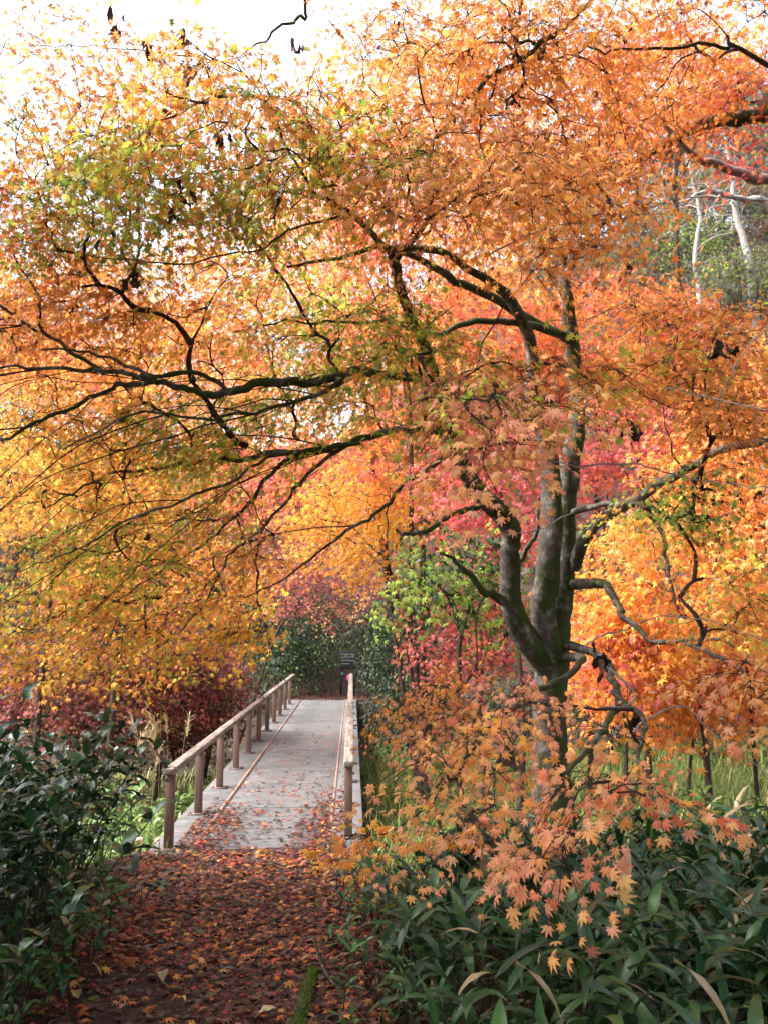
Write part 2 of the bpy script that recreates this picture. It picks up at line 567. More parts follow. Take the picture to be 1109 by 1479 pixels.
# leaf colours (what the leaves themselves are)
COL = dict(
    orange=(.85, .36, .085), deep=(.80, .245, .055), pale=(.86, .45, .17), amber=(.86, .44, .075), yellow=(.88, .58, .09),
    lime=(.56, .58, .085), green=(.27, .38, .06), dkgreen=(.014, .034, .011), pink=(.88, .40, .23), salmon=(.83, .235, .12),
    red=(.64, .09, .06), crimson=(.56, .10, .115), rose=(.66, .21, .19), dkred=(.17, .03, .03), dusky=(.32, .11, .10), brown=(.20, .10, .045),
    teal=(.09, .15, .12), grey=(.16, .145, .13), olive=(.13, .18, .04))
PAL = dict(
    orange=[('orange', 6), ('amber', 2.2), ('deep', 1.8), ('pale', 1.8), ('salmon', .4)],
    orange_green=[('orange', 5), ('amber', 1.5), ('lime', 2.4), ('green', .9), ('deep', 1.5)],
    pale=[('pale', 4), ('orange', 4), ('amber', 1), ('pink', 1.5)],
    greenish=[('lime', 6), ('green', 3), ('amber', 1.4), ('orange', 1.8)],
    yelloworange=[('amber', 5), ('yellow', 2.5), ('orange', 4), ('lime', .8)],
    yellowgreen=[('amber', 3.5), ('yellow', 2.5), ('lime', 3), ('orange', 2.6), ('green', .4)],
    yellow=[('yellow', 4), ('amber', 4), ('lime', .6)],
    sapgreen=[('green', 2), ('dkgreen', 3), ('olive', 4)],
    pink=[('pink', 6), ('pale', 4), ('orange', 1.2), ('salmon', .8)],
    pinkgreen=[('pink', 4), ('pale', 3), ('lime', 1.2), ('green', 1.2), ('orange', 2)],
    salmon=[('salmon', 5), ('orange', 3), ('rose', 2), ('red', 1)],
    orangered=[('deep', 4), ('orange', 4), ('salmon', 2), ('red', 1.5)],
    red=[('red', 5), ('crimson', 2), ('deep', 2), ('salmon', 1)],
    crimson=[('crimson', 5), ('rose', 4), ('red', 2)],
    rose=[('rose', 5), ('crimson', 2), ('salmon', 3)],
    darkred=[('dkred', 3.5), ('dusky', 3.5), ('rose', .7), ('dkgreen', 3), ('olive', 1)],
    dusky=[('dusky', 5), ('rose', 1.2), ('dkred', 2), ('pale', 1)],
    green=[('green', 6), ('lime', .7), ('dkgreen', 2)],
    evergreen=[('dkgreen', 6), ('olive', .8)],
    teal=[('teal', 6), ('green', 1), ('grey', 1)],
    brown=[('brown', 2.5), ('grey', 5), ('olive', 2)],
    grey=[('grey', 1)],
    palegreen=[('lime', .5), ('olive', 4), ('grey', 3)],
    litter=[('brown', 5.5), ('dkred', 5), ('red', 1.0), ('deep', .9), ('dusky', 2.5), ('pale', .2), ('orange', .25)],
)

PAL['bough'] = [('pale', 6), ('pink', 2), ('orange', 2), ('amber', 1)]

def pick(pal, n):
    names = PAL[pal]
    pr = np.array([b for _, b in names], float)
    pr /= pr.sum()
    return np.array([COL[a] for a, _ in names])[rng.choice(len(names), n, p=pr)]

# ------------------------------------------------------------------ trees
class Tree:
    """limbs are polylines of (xyz, radius); sprays are flat fans of leaves joined to the limbs by twigs"""
    def __init__(self, name, base, label, cat="maple tree", group=None, bark=None, twig=None, leafmat=None):
        self.root = thing(name, base, label, cat, group)
        self.bark, self.twig = bark or M_BARK, twig or M_TWIG
        self.leafmat = leafmat or M_LEAF
        self.nodes, self.plen, self.tan = [], [], []
        self.crown, self.tw = MB(), MB()
        self.rootp = np.asarray(base, float)
        self.sp = []
    def limb(self, P, name="limb", sides=9, lump=.07, wiggle=.012, mat=None, n=6):
        Q = smooth_line(P, n)
        Q[:, 3] *= .86
        k = len(Q)
        wv = np.cumsum(rng.normal(0, 1, (k, 3)), 0)
        wv -= np.linspace(0, 1, k)[:, None] * wv[-1]
        Q[:, :3] += wv * wiggle * np.minimum(1, np.linspace(0, 4, k))[:, None]
        mb = MB()
        tube(mb, Q[:, :3], np.maximum(Q[:, 3], .003), sides, None, lump)
        o = mb.build(name, mat or self.bark, self.root, True)
        T = unit(np.gradient(Q[:, :3], axis=0))
        d0 = np.linalg.norm(Q[0, :3] - self.rootp)
        L = d0 + np.concatenate([[0], np.cumsum(np.linalg.norm(np.diff(Q[:, :3], axis=0), axis=1))])
        thin = Q[:, 3] < .075
        for i in range(k):
            if thin[i] and i > 1:
                self.nodes.append(Q[i, :3])
                self.plen.append(L[i])
                self.tan.append(T[i])
        return o
    def blob(self, c, ax, n, pal, size=.062, nleaf=34, Rs=.28, tmpl=None, droop=.5, shell=0.0, flow=None, tilt=.35):
        """c world centre, ax (3,3) half axes as rows"""
        d = unit(rng.normal(0, 1, (n, 3)))
        r = rng.uniform(shell ** 3, 1, (n, 1)) ** (1 / 3)
        P = np.asarray(c) + (d * r) @ np.asarray(ax)
        for p in P:
            self.sp.append((p, pal, size * rng.uniform(.85, 1.15), max(4, int(nleaf * rng.uniform(.6, 1.4))), Rs * rng.uniform(.75, 1.3), tmpl or T_MID, droop, flow, tilt))
    def pblob(self, px, py, d, rx, ry, rd, n, pal, **k):
        k.setdefault("tmpl", T_MID)
        ax = np.array([_r * rx / FPX * d, _u * ry / FPX * d, _f * rd])
        self.blob(at(px, py, d), ax, n, pal, **k)
    def grow(self, fine=True, bf=.3, tr=.0026, maxseg=4):
        S = self.sp
        n = len(S)
        if n:
            P = np.array([s[0] for s in S])
            N = np.array(self.nodes)
            L = np.array(self.plen)
            Tn = np.array(self.tan)
            own = np.full(len(N), -1)
            D = np.linalg.norm(P[:, None] - N[None], axis=-1) if n * len(N) < 4e6 else None
            cost = D + bf * L[None]
            best = cost.argmin(1)
            bc = cost[np.arange(n), best]
            done = np.zeros(n, bool)
            nodes, pl, tn, ow = list(N), list(L), list(Tn), list(own)
            segs, par, order = [None] * n, np.full(n, -1), []
            for _ in range(n):
                i = int(np.where(done, 1e9, bc).argmin())
                done[i] = True
                order.append(i)
                b = best[i]
                p, t = nodes[b], tn[b]
                c = P[i]
                dist = np.linalg.norm(c - p) + 1e-6
                dirn = (c - p) / dist
                tt = t if t @ dirn > -.2 else unit(t + 1.3 * dirn)
                ctl = p + unit(tt * .8 + dirn) * dist * .5 + np.array([0, 0, .05 * dist])
                m = maxseg + 1 if dist > .35 else 4
                u = np.linspace(0, 1, m + 1)[:, None]
                q = (1 - u) ** 2 * p + 2 * u * (1 - u) * ctl + u * u * c
                q[1:-1] += rng.normal(0, .018 * min(dist, 1.2), (m - 1, 3))
                segs[i] = q
                par[i] = ow[b]
                ln = pl[b] + np.concatenate([[0], np.cumsum(np.linalg.norm(np.diff(q, axis=0), axis=1))])
                T = unit(np.gradient(q, axis=0))
                k0 = len(nodes)
                for j in range(2, m + 1):
                    nodes.append(q[j]); pl.append(ln[j]); tn.append(T[j]); ow.append(i)
                nn = np.array(nodes[k0:])
                cst = np.linalg.norm(P[:, None] - nn[None], axis=-1) + bf * np.array(pl[k0:])[None]
                am = cst.argmin(1)
                cm = cst[np.arange(n), am]
                up = (cm < bc) & ~done
                bc[up] = cm[up]
                best[up] = k0 + am[up]
            cnt = np.ones(n)
            for i in reversed(order):
                if par[i] >= 0:
                    cnt[par[i]] += cnt[i]
            for i in range(n):
                q = segs[i]
                r0, r1 = tr * cnt[i] ** .42, tr * max(1.0, (cnt[i] - 1) * .5) ** .42 * .75
                tube(self.tw, q, np.linspace(r0, min(r0, r1), len(q)), 5 if r0 > .006 else 4)
            for i in range(n):
                c, pal, size, nl, Rs, tm, droop, flow, tilt = S[i]
                out = segs[i][-1] - segs[i][-2]
                out = unit(out * np.array([1, 1, .35]) + (0 if flow is None else np.asarray(flow) * np.linalg.norm(out) * 1.5))
                oh = out * np.array([1, 1, 0])
                nrm = unit(np.array([0, 0, 1.]) + .75 * oh + rng.normal(0, tilt, 3))
                side = unit(np.cross(nrm, out))
                fw = np.cross(side, nrm)
                a = rng.uniform(-1, 1, nl)
                b = rng.uniform(-.55, 1.15, nl)
                a *= np.sqrt(np.clip(1 - ((b - .2) / 1.05) ** 2, .08, 1))
                pos = c + Rs * (a[:, None] * side + b[:, None] * fw + rng.normal(0, .1, (nl, 1)) * nrm)
                pos[:, 2] -= Rs * .22 * (a ** 2 + np.clip(b, 0, 2) ** 2)
                tdir = unit(fw[None] * .75 + side[None] * (a * 1.1)[:, None] + rng.normal(0, .38, (nl, 3)) - np.array([0, 0, droop]) * rng.uniform(.3, 1.6, (nl, 1)))
                ln_ = unit(nrm[None] + rng.normal(0, .42, (nl, 3)) + tdir * .05)
                main = pick(pal, 1)
                col = np.where(rng.random((nl, 1)) < .62, main, pick(pal, nl)) * rng.uniform(.8, 1.14, (nl, 1))
                col = np.where(rng.random((nl, 1)) < .05, col * np.array([.5, .42, .5]), col)        # a few already browning
                col = np.clip(col * rng.uniform(.93, 1.07, (nl, 3)), 0, .9)
                place(self.crown, tm, pos, tdir, ln_, size * rng.uniform(.45, 1.2, nl) * .62, col)
                if fine:
                    for j in rng.choice(nl, min(nl, 7), replace=False):
                        e = pos[j]
                        mid = (c + e) / 2 + np.array([0, 0, .02])
                        tube(self.tw, np.array([c, mid, e]), [.0018, .0015, .001], 3)
        if self.tw.n and (fine or not self.crown.n):
            self.tw.build("twigs", self.twig, self.root, True)
        if self.crown.n:
            self.crown.build("crown", self.leafmat, self.root, False, None if fine else self.tw, None if fine else self.twig)
        return self.root

def pts(rows):
    """rows (px, py, depth, radius m) -> (k, 4)"""
    a = np.array(rows, float)
    return np.hstack([at(a[:, 0], a[:, 1], a[:, 2]), a[:, 3:4]])

# ---------------- the big maple by the bridge
base = at(797, 1200, 7.0)
base[2] = ground_z(base[0], base[1])
mt = Tree("maple_tree", base, "large spreading orange maple with mossy forked trunk right of the footbridge")
b4 = np.array([[*(base - [0, 0, .15]), .27]])
tk = mt.limb(np.vstack([b4, pts([(797, 1130, 7.0, .19), (797, 1040, 7.0, .168), (800, 960, 7.0, .165), (807, 890, 7.0, .145), (813, 810, 7.0, .125), (817, 735, 7.0, .105), (821, 672, 7.0, .098), (830, 612, 7.0, .085), (832, 560, 7.0, .08), (824, 490, 7.0, .075), (817, 420, 6.9, .055), (813, 370, 6.9, .04), (800, 345, 6.8, .025)])]), "trunk", 14, .05, .006)
LIMB = [
    [(797, 950, 6.95, .13), (782, 880, 6.86, .125), (788, 833, 6.82, .115), (797, 752, 6.80, .105), (797, 672, 6.80, .10), (787, 616, 6.80, .09), (770, 565, 6.75, .075), (768, 500, 6.6, .06), (735, 430, 6.3, .045), (690, 398, 6.0, .035), (630, 364, 5.7, .03), (550, 358, 5.4, .022)],
    [(790, 965, 6.95, .12), (755, 915, 6.8, .115), (738, 870, 6.7, .098), (733, 800, 6.6, .09), (735, 762, 6.55, .092), (715, 735, 6.45, .09), (690, 703, 6.3, .082), (668, 672, 6.15, .07), (645, 620, 5.9, .06), (622, 550, 5.6, .05), (605, 496, 5.4, .042), (580, 438, 5.2, .036), (565, 383, 5.1, .03), (545, 352, 5.0, .024), (500, 308, 4.8, .018), (455, 280, 4.6, .012)],
    [(822, 490, 7.0, .06), (777, 469, 6.8, .055), (716, 438, 6.5, .048), (645, 403, 6.2, .04), (570, 370, 5.8, .03), (490, 372, 5.5, .02), (415, 385, 5.3, .012)],
    [(818, 486, 7.0, .05), (751, 469, 6.6, .042), (681, 464, 6.3, .034), (625, 484, 6.0, .027), (560, 470, 5.8, .02), (470, 462, 5.6, .013), (380, 470, 5.5, .008)],
    [(618, 545, 5.6, .045), (575, 545, 5.6, .043), (535, 546, 5.5, .042), (495, 547, 5.4, .042), (419, 556, 5.3, .04), (353, 564, 5.2, .037), (303, 569, 5.2, .033), (242, 556, 5.2, .028), (202, 543, 5.2, .024), (151, 538, 5.2, .02), (40, 528, 5.2, .014), (-60, 520, 5.2, .008)],
    [(151, 538, 5.2, .018), (91, 498, 5.2, .016), (35, 468, 5.2, .014), (-30, 420, 5.2, .01)],
    [(222, 551, 5.2, .022), (161, 561, 5.2, .02), (101, 596, 5.2, .018), (50, 619, 5.2, .016), (-30, 648, 5.2, .01)],
    [(330, 567, 5.2, .022), (300, 545, 5.1, .02), (220, 545, 5.0, .016), (140, 520, 5.0, .012), (60, 505, 5.0, .008)],
    [(648, 628, 5.95, .05), (610, 618, 5.9, .042), (560, 627, 5.8, .036), (505, 642, 5.7, .031), (470, 644, 5.6, .028), (353, 662, 5.6, .022), (303, 667, 5.6, .02), (227, 672, 5.6, .016), (150, 692, 5.7, .012), (65, 733, 5.8, .007)],
    [(470, 644, 5.6, .022), (404, 672, 5.6, .019), (353, 733, 5.7, .016), (298, 793, 5.8, .013), (222, 844, 5.9, .01), (101, 894, 6.0, .006)],
    [(500, 643, 5.7, .022), (454, 677, 5.7, .018), (424, 733, 5.8, .015), (379, 773, 5.9, .012), (328, 813, 6.0, .01), (283, 884, 6.1, .008), (232, 935, 6.2, .005)],
    [(655, 650, 6.05, .035), (600, 690, 6.0, .024), (555, 723, 5.9, .019), (495, 773, 5.9, .015), (429, 819, 6.0, .011), (353, 864, 6.1, .007)],
    [(520, 640, 5.7, .02), (430, 655, 5.4, .016), (330, 690, 5.2, .013), (200, 735, 5.1, .01), (90, 800, 5.1, .007), (0, 830, 5.1, .004)],
    [(495, 547, 5.4, .025), (455, 575, 5.3, .02), (380, 600, 5.2, .016), (300, 612, 5.1, .013), (200, 600, 5.0, .01), (90, 650, 5.0, .006)],
    [(828, 820, 6.95, .07), (847, 777, 6.8, .062), (878, 752, 6.7, .057), (913, 732, 6.6, .052), (978, 692, 6.4, .044), (1029, 657, 6.2, .038), (1079, 641, 6.0, .034), (1130, 650, 5.8, .028), (1200, 640, 5.6, .02)],
    [(826, 740, 6.95, .035), (870, 726, 6.6, .026), (903, 727, 6.4, .022), (950, 745, 6.2, .016), (1010, 790, 6.0, .01)],
    [(930, 722, 6.55, .03), (955, 765, 6.5, .022), (968, 805, 6.4, .018), (975, 870, 6.4, .01)],
    [(826, 845, 6.9, .055), (878, 841, 6.7, .042), (898, 868, 6.6, .034), (903, 894, 6.5, .028), (953, 929, 6.3, .022), (999, 926, 6.1, .017), (1060, 935, 5.9, .01)],
    [(726, 868, 6.65, .05), (691, 848, 6.5, .036), (661, 820, 6.4, .022), (640, 800, 6.3, .012)],
    [(690, 732, 6.35, .032), (651, 752, 6.2, .026), (610, 772, 6.1, .022), (580, 780, 6.1, .018), (573, 765, 6.1, .012)],
    [(745, 830, 6.65, .03), (752, 800, 6.7, .024), (772, 773, 6.7, .02), (778, 720, 6.6, .012)],
    [(815, 400, 6.9, .04), (850, 350, 6.5, .025), (880, 300, 6.1, .018), (850, 250, 5.6, .012)],
    [(565, 383, 5.1, .024), (610, 330, 4.9, .017), (660, 290, 4.6, .012), (720, 260, 4.4, .008)],
    [(790, 580, 6.8, .035), (770, 560, 6.2, .028), (735, 545, 5.4, .02), (715, 555, 4.5, .014), (705, 580, 3.7, .008)],
    [(808, 950, 6.95, .05), (850, 955, 6.3, .035), (820, 985, 5.5, .026), (760, 1010, 4.6, .018), (690, 1060, 4.0, .012), (620, 1150, 3.6, .006)],
    [(815, 930, 6.95, .05), (870, 945, 6.4, .035), (890, 985, 5.4, .026), (880, 1030, 4.2, .02), (840, 1070, 3.4, .014), (810, 1120, 2.9, .008)],
    [(885, 1000, 4.9, .02), (930, 1040, 4.2, .014), (920, 1100, 3.4, .01), (930, 1150, 3.0, .006)],
    [(990, 930, 6.1, .02), (1050, 950, 5.0, .014), (1080, 980, 4.0, .01)],
    [(455, 280, 4.6, .012), (400, 190, 4.6, .009), (348, 101, 4.8, .007), (283, 81, 5.0, .006), (151, 73, 5.2, .005), (40, 66, 5.3, .003)],
    [(480, 300, 4.75, .012), (440, 225, 4.6, .01), (380, 230, 4.7, .008), (290, 245, 4.8, .006), (200, 250, 4.9, .004)],
    [(500, 308, 4.8, .012), (430, 330, 4.8, .01), (360, 372, 4.9, .008), (250, 380, 5.0, .007), (120, 367, 5.0, .004)],
]
for rows in LIMB:
    a = pts(rows)
    big = rows[0][3] > .09
    if a[-1, 0] < -.3:
        a[:, 3] *= .84
    mt.limb(a, "limb", 12 if big else 8, .05 if big else .035, .006 if big else .012)
cand = [p for p in mt.nodes if p[0] < .35 and p[2] > 2.2 and p[2] < 3.6]
for k in range(28):                            # long thin whips streaming down to the left
    p0 = cand[rng.integers(len(cand))]
    dv = np.array([-rng.uniform(.7, 1.9), rng.uniform(-.35, .25), 0])
    dv[2] = dv[0] * rng.uniform(.05, .85)
    q_ = [p0 + dv * t + rng.normal(0, .035, 3) * (t > 0) + np.array([0, 0, .16 * math.sin(t * 3.14)]) for t in (0, .33, .67, 1)]
    r0 = rng.uniform(.004, .0075)
    mt.limb([(*q, r0 * f) for q, f in zip(q_, (1, .8, .55, .25))], "limb", 5, .03, .01, M_TWIG, 4)
LFLOW = (-.5, -.1, -.35)
K1 = dict(size=.066, nleaf=34, Rs=.27)
K2 = dict(size=.062, nleaf=34, Rs=.27, flow=LFLOW)
KF = dict(size=.063, nleaf=32, Rs=.24, tmpl=T_FINE)
for a in [
    # upper dome
    (250, 265, 5.0, 170, 80, .7, 40, 'greenish', K1), (400, 200, 4.7, 180, 80, .7, 40, 'orange_green', K1),
    (560, 160, 4.9, 150, 90, .8, 34, 'orange', K1), (690, 262, 4.3, 200, 70, .5, 40, 'pale', K1), (530, 250, 4.5, 150, 60, .5, 24, 'greenish', K1),
    (820, 320, 4.8, 110, 75, .6, 26, 'orange', K1), (130, 90, 5.3, 130, 70, .5, 26, 'pale', K1), (60, 240, 5.4, 90, 80, .5, 16, 'pale', K1), (30, 330, 5.4, 70, 60, .5, 12, 'orange', K1),
    (120, 330, 5.3, 130, 60, .6, 24, 'greenish', K1),
    (300, 115, 5.0, 90, 40, .5, 14, 'pale', K1), (140, 195, 5.3, 130, 50, .6, 22, 'orange_green', K1), (60, 310, 5.3, 80, 45, .5, 14, 'orange', K1), (350, 290, 5.0, 120, 50, .5, 16, 'greenish', K1),
    # left masses
    (90, 420, 5.4, 140, 80, .7, 40, 'orange', K2), (280, 410, 5.5, 150, 80, .7, 34, 'orange', K2), (420, 420, 5.9, 110, 70, .7, 20, 'greenish', K2),
    (80, 500, 5.5, 120, 60, .6, 22, 'orange', K2), (240, 500, 5.6, 130, 50, .6, 20, 'yelloworange', K2), (470, 500, 5.6, 120, 60, .6, 26, 'greenish', K2),
    (120, 620, 5.6, 150, 60, .7, 34, 'yelloworange', K2), (300, 610, 5.6, 120, 60, .7, 26, 'greenish', K2), (470, 590, 5.6, 110, 50, .6, 18, 'greenish', K2),
    (100, 740, 5.7, 150, 70, .8, 40, 'yellowgreen', K2), (290, 730, 5.8, 120, 60, .7, 24, 'yellowgreen', K2),
    (90, 850, 5.9, 140, 60, .8, 36, 'yellowgreen', K2), (240, 860, 6.0, 130, 70, .8, 36, 'yelloworange', K2), (340, 890, 6.2, 70, 45, .5, 18, 'yelloworange', K2),
    (170, 945, 6.2, 130, 45, .7, 28, 'yelloworange', K2), (30, 940, 5.9, 70, 40, .5, 12, 'yelloworange', K2), (410, 790, 6.0, 90, 40, .5, 12, 'orange', K2),
    (330, 650, 5.2, 110, 40, .4, 12, 'greenish', K2), (150, 790, 5.2, 120, 40, .4, 14, 'greenish', K2), (230, 250, 4.8, 110, 50, .5, 14, 'greenish', K1), (560, 440, 5.2, 80, 40, .4, 10, 'greenish', K1),
    # middle and right
    (590, 520, 5.3, 110, 55, .5, 22, 'greenish', K1), (660, 600, 4.6, 90, 50, .4, 18, 'pinkgreen', K1),
    (735, 585, 3.7, 90, 35, .3, 17, 'pinkgreen', KF), (720, 650, 3.6, 70, 35, .3, 10, 'pink', KF), (800, 535, 4.3, 110, 30, .4, 12, 'orange_green', K1),
    (950, 550, 5.4, 100, 45, .6, 16, 'orange_green', K1), (1040, 500, 5.3, 100, 70, .6, 28, 'orange', K1), (1060, 600, 5.0, 80, 50, .5, 18, 'orange', K1),
    (920, 440, 5.9, 90, 45, .6, 12, 'orange', K1), (950, 740, 6.0, 90, 50, .5, 10, 'greenish', K1), (1020, 720, 5.8, 90, 50, .5, 12, 'green', K1),
    (1050, 880, 5.8, 80, 60, .5, 14, 'orange_green', K1),
    # low boughs in front
    (620, 1030, 5.9, 75, 38, .4, 12, 'pale', K1), (650, 975, 6.2, 60, 30, .4, 5, 'orange', K1),
    (725, 1015, 4.3, 80, 30, .3, 9, 'pink', KF), (680, 1085, 3.8, 75, 40, .3, 12, 'bough', KF), (640, 1150, 3.6, 40, 25, .25, 4, 'bough', KF),
    (690, 1190, 3.3, 40, 35, .2, 5, 'bough', KF), (865, 1140, 3.1, 65, 18, .15, 8, 'pink', KF), (925, 1150, 3.2, 40, 15, .12, 3, 'pink', KF),
    (795, 1225, 2.8, 25, 22, .1, 3, 'pink', KF), (900, 1050, 3.8, 40, 15, .2, 2, 'pink', KF), (1078, 980, 3.9, 40, 28, .25, 8, 'pink', KF), (530, 1215, 3.9, 35, 20, .2, 4, 'bough', KF),
    
]:
    *q_, kw = a
    if kw is K2:
        q_[2] += .3
    if kw is not KF:
        q_[6] = int(q_[6] * 1.5)
    mt.pblob(*q_, **kw)
mt.grow(True)

# ---------------- the maple leaning in from the right, its crown over the path
gz = float(ground_z(5.6, 5.2))
lean = Tree("leaning_maple", (5.6, 5.2, gz), "orange maple reaching in from the upper right, its trunk outside the photo")
lean.limb([(5.6, 5.2, gz - .2, .24), (5.5, 5.3, 1.2, .2), (5.2, 5.5, 2.8, .17), (5.1, 5.6, 4.2, .13), (4.6, 5.4, 5.6, .09), (4.0, 4.6, 6.8, .05)], "trunk", 12, .05)
s0 = np.array([[5.15, 5.6, 3.6, .1]])
lean.limb(np.vstack([s0, pts([(1140, 165, 6.6, .07), (1109, 171, 6.6, .062), (1044, 189, 6.6, .056), (1004, 204, 6.6, .05), (968, 217, 6.6, .045), (923, 234, 6.6, .038), (852, 250, 6.5, .026), (780, 270, 6.4, .014)])]))
lean.limb(np.vstack([[[5.15, 5.6, 3.2, .08]], pts([(1160, 285, 7.0, .06), (1074, 252, 7.0, .045), (1004, 222, 6.8, .03), (950, 160, 6.6, .018), (900, 90, 6.4, .01)])]), mat=M_PALEBARK)
lean.limb(np.vstack([[[5.0, 5.6, 4.5, .08]], pts([(1000, -120, 5.6, .035), (847, 0, 5.2, .018), (802, 40, 5.2, .018), (747, 76, 5.2, .018), (721, 101, 5.2, .017), (676, 151, 5.1, .016), (656, 171, 5.1, .014), (628, 199, 5.0, .008)])]))
lean.limb(np.vstack([[[5.0, 5.6, 4.4, .06]], pts([(1109, 88, 5.6, .02), (1059, 73, 5.5, .015), (1004, 68, 5.4, .012), (903, 71, 5.3, .009), (847, 65, 5.2, .006)])]))
lean.limb(pts([(740, 84, 5.2, .012), (752, 45, 5.1, .012), (764, -20, 5.0, .01), (790, -120, 4.9, .008)]))
lean.limb([(4.6, 5.4, 5.6, .07), (3.2, 4.8, 6.4, .05), (1.5, 4.2, 6.6, .035), (-.2, 4.0, 6.4, .02), (-1.2, 4.2, 6.0, .01)])
lean.limb([(4.0, 4.6, 6.6, .05), (3.0, 2.6, 6.4, .04), (1.5, 1.0, 5.8, .025), (0, .2, 5.2, .012)])
lean.limb([(5.1, 5.6, 4.2, .08), (4.2, 3.6, 4.8, .05), (3.2, 1.6, 4.8, .03), (2.2, 0, 4.4, .015)])
lean.limb(np.vstack([[[-.2, 4.0, 6.4, .02]], pts([(440, -10, 5.6, .014), (434, 15, 5.6, .012), (404, 38, 5.6, .010), (364, 66, 5.6, .007), (323, 88, 5.6, .004)])]))
for a in [
    (620, 60, 5.3, 130, 70, .6, 30, 'pale', K1), (760, 70, 5.3, 120, 80, .6, 38, 'orange', K1), (760, 200, 5.4, 120, 70, .6, 32, 'orange', K1),
    (900, 60, 5.6, 120, 70, .7, 36, 'orange', K1), (900, 190, 6.0, 110, 60, .6, 30, 'orange', K1), (1040, 60, 6.0, 90, 70, .7, 32, 'orange', K1),
    (980, 150, 6.6, 100, 50, .6, 18, 'orangered', K1), (1070, 140, 6.6, 70, 40, .5, 10, 'red', K1), (1090, 225, 6.8, 30, 30, .4, 4, 'red', K1), (860, 260, 6.2, 70, 35, .5, 9, 'orangered', K1),
]:
    *q_, kw = a
    q_[6] = int(q_[6] * 1.6)
    lean.pblob(*q_, **kw)
KO = dict(size=.12, nleaf=34, Rs=.42, tmpl=T_FAR)  # overhead sprays out of view, added to this crown to shade the foreground
lean.blob((2.2, 1.6, 6.3), np.diag([2.4, 1.7, .8]), 60, 'orange', **KO)
lean.blob((3.6, 3.6, 7.6), np.diag([2.2, 1.8, .8]), 30, 'orange', **KO)
lean.grow(True)

# ---------------- maples and other trees behind
def back_tree(name, label, px, py, d, rx, ry, pal, n, cat="maple tree", leaf=.125, nleaf=36, Rs=.42, rd=None, bark=None, leafmat=None, tmpl=None, trunk_r=None, drop=None, group=None, shell=.35, droop=.5):
    c = at(px, py, d)
    ax, az = rx / FPX * d, ry / FPX * d
    bx, by = c[0] + rng.uniform(-.2, .2) * ax, c[1] + rng.uniform(0, .4) * ax
    if by < 27 and abs(bx + .86) < 1.9:          # never through the bridge
        bx = -.86 + (2.1 if bx > -.86 else -2.1)
    gz = float(ground_z(bx, by))
    b = np.array([bx, by, gz])
    t = Tree(name, b, label, cat, group, bark or M_TWIG, M_TWIG, leafmat or M_LEAF)
    hgt = max(c[2] - gz, .5)
    tr_ = trunk_r or min(.05, .02 + .006 * hgt)
    top = c + np.array([0, 0, az * .55])
    fork = b + (c - b) * np.array([.5, .5, 1]) * 1.0
    fork[2] = gz + max(.3, (c[2] - az * .7 - gz) * .85)
    t.limb([(*(b - [0, 0, .2]), tr_ * 1.25), (*(b + (fork - b) * .5 + rng.normal(0, .06, 3)), tr_), (*fork, tr_ * .8), (*((fork + top) / 2 + rng.normal(0, .1, 3)), tr_ * .45), (*top, .012)], "trunk", 9, .05)
    rdd = rd or (ax + az) / 2
    for k in range(5):
        an = k * 1.256 + rng.uniform(0, .6)
        e = c + np.array([math.cos(an) * ax * .75, math.sin(an) * rdd * .75, az * rng.uniform(-.25, .5)])
        s = fork + (top - fork) * rng.uniform(0, .35)
        t.limb([(*s, tr_ * .5), (*((s + e) / 2 + [0, 0, .12 * ax]), tr_ * .3), (*e, .008)], "limb", 6, .04, .02, n=4)
    axm = np.diag([ax, rdd, az])
    pals = pal if isinstance(pal, list) else [(pal, 1.0)]
    for pl_, fr in pals:
        t.blob(c, axm, int(n * fr * 1.9), pl_, size=leaf, nleaf=nleaf, Rs=Rs, tmpl=tmpl or T_FAR, shell=shell, droop=droop)
    return t.grow(False, .3, .004, 3)

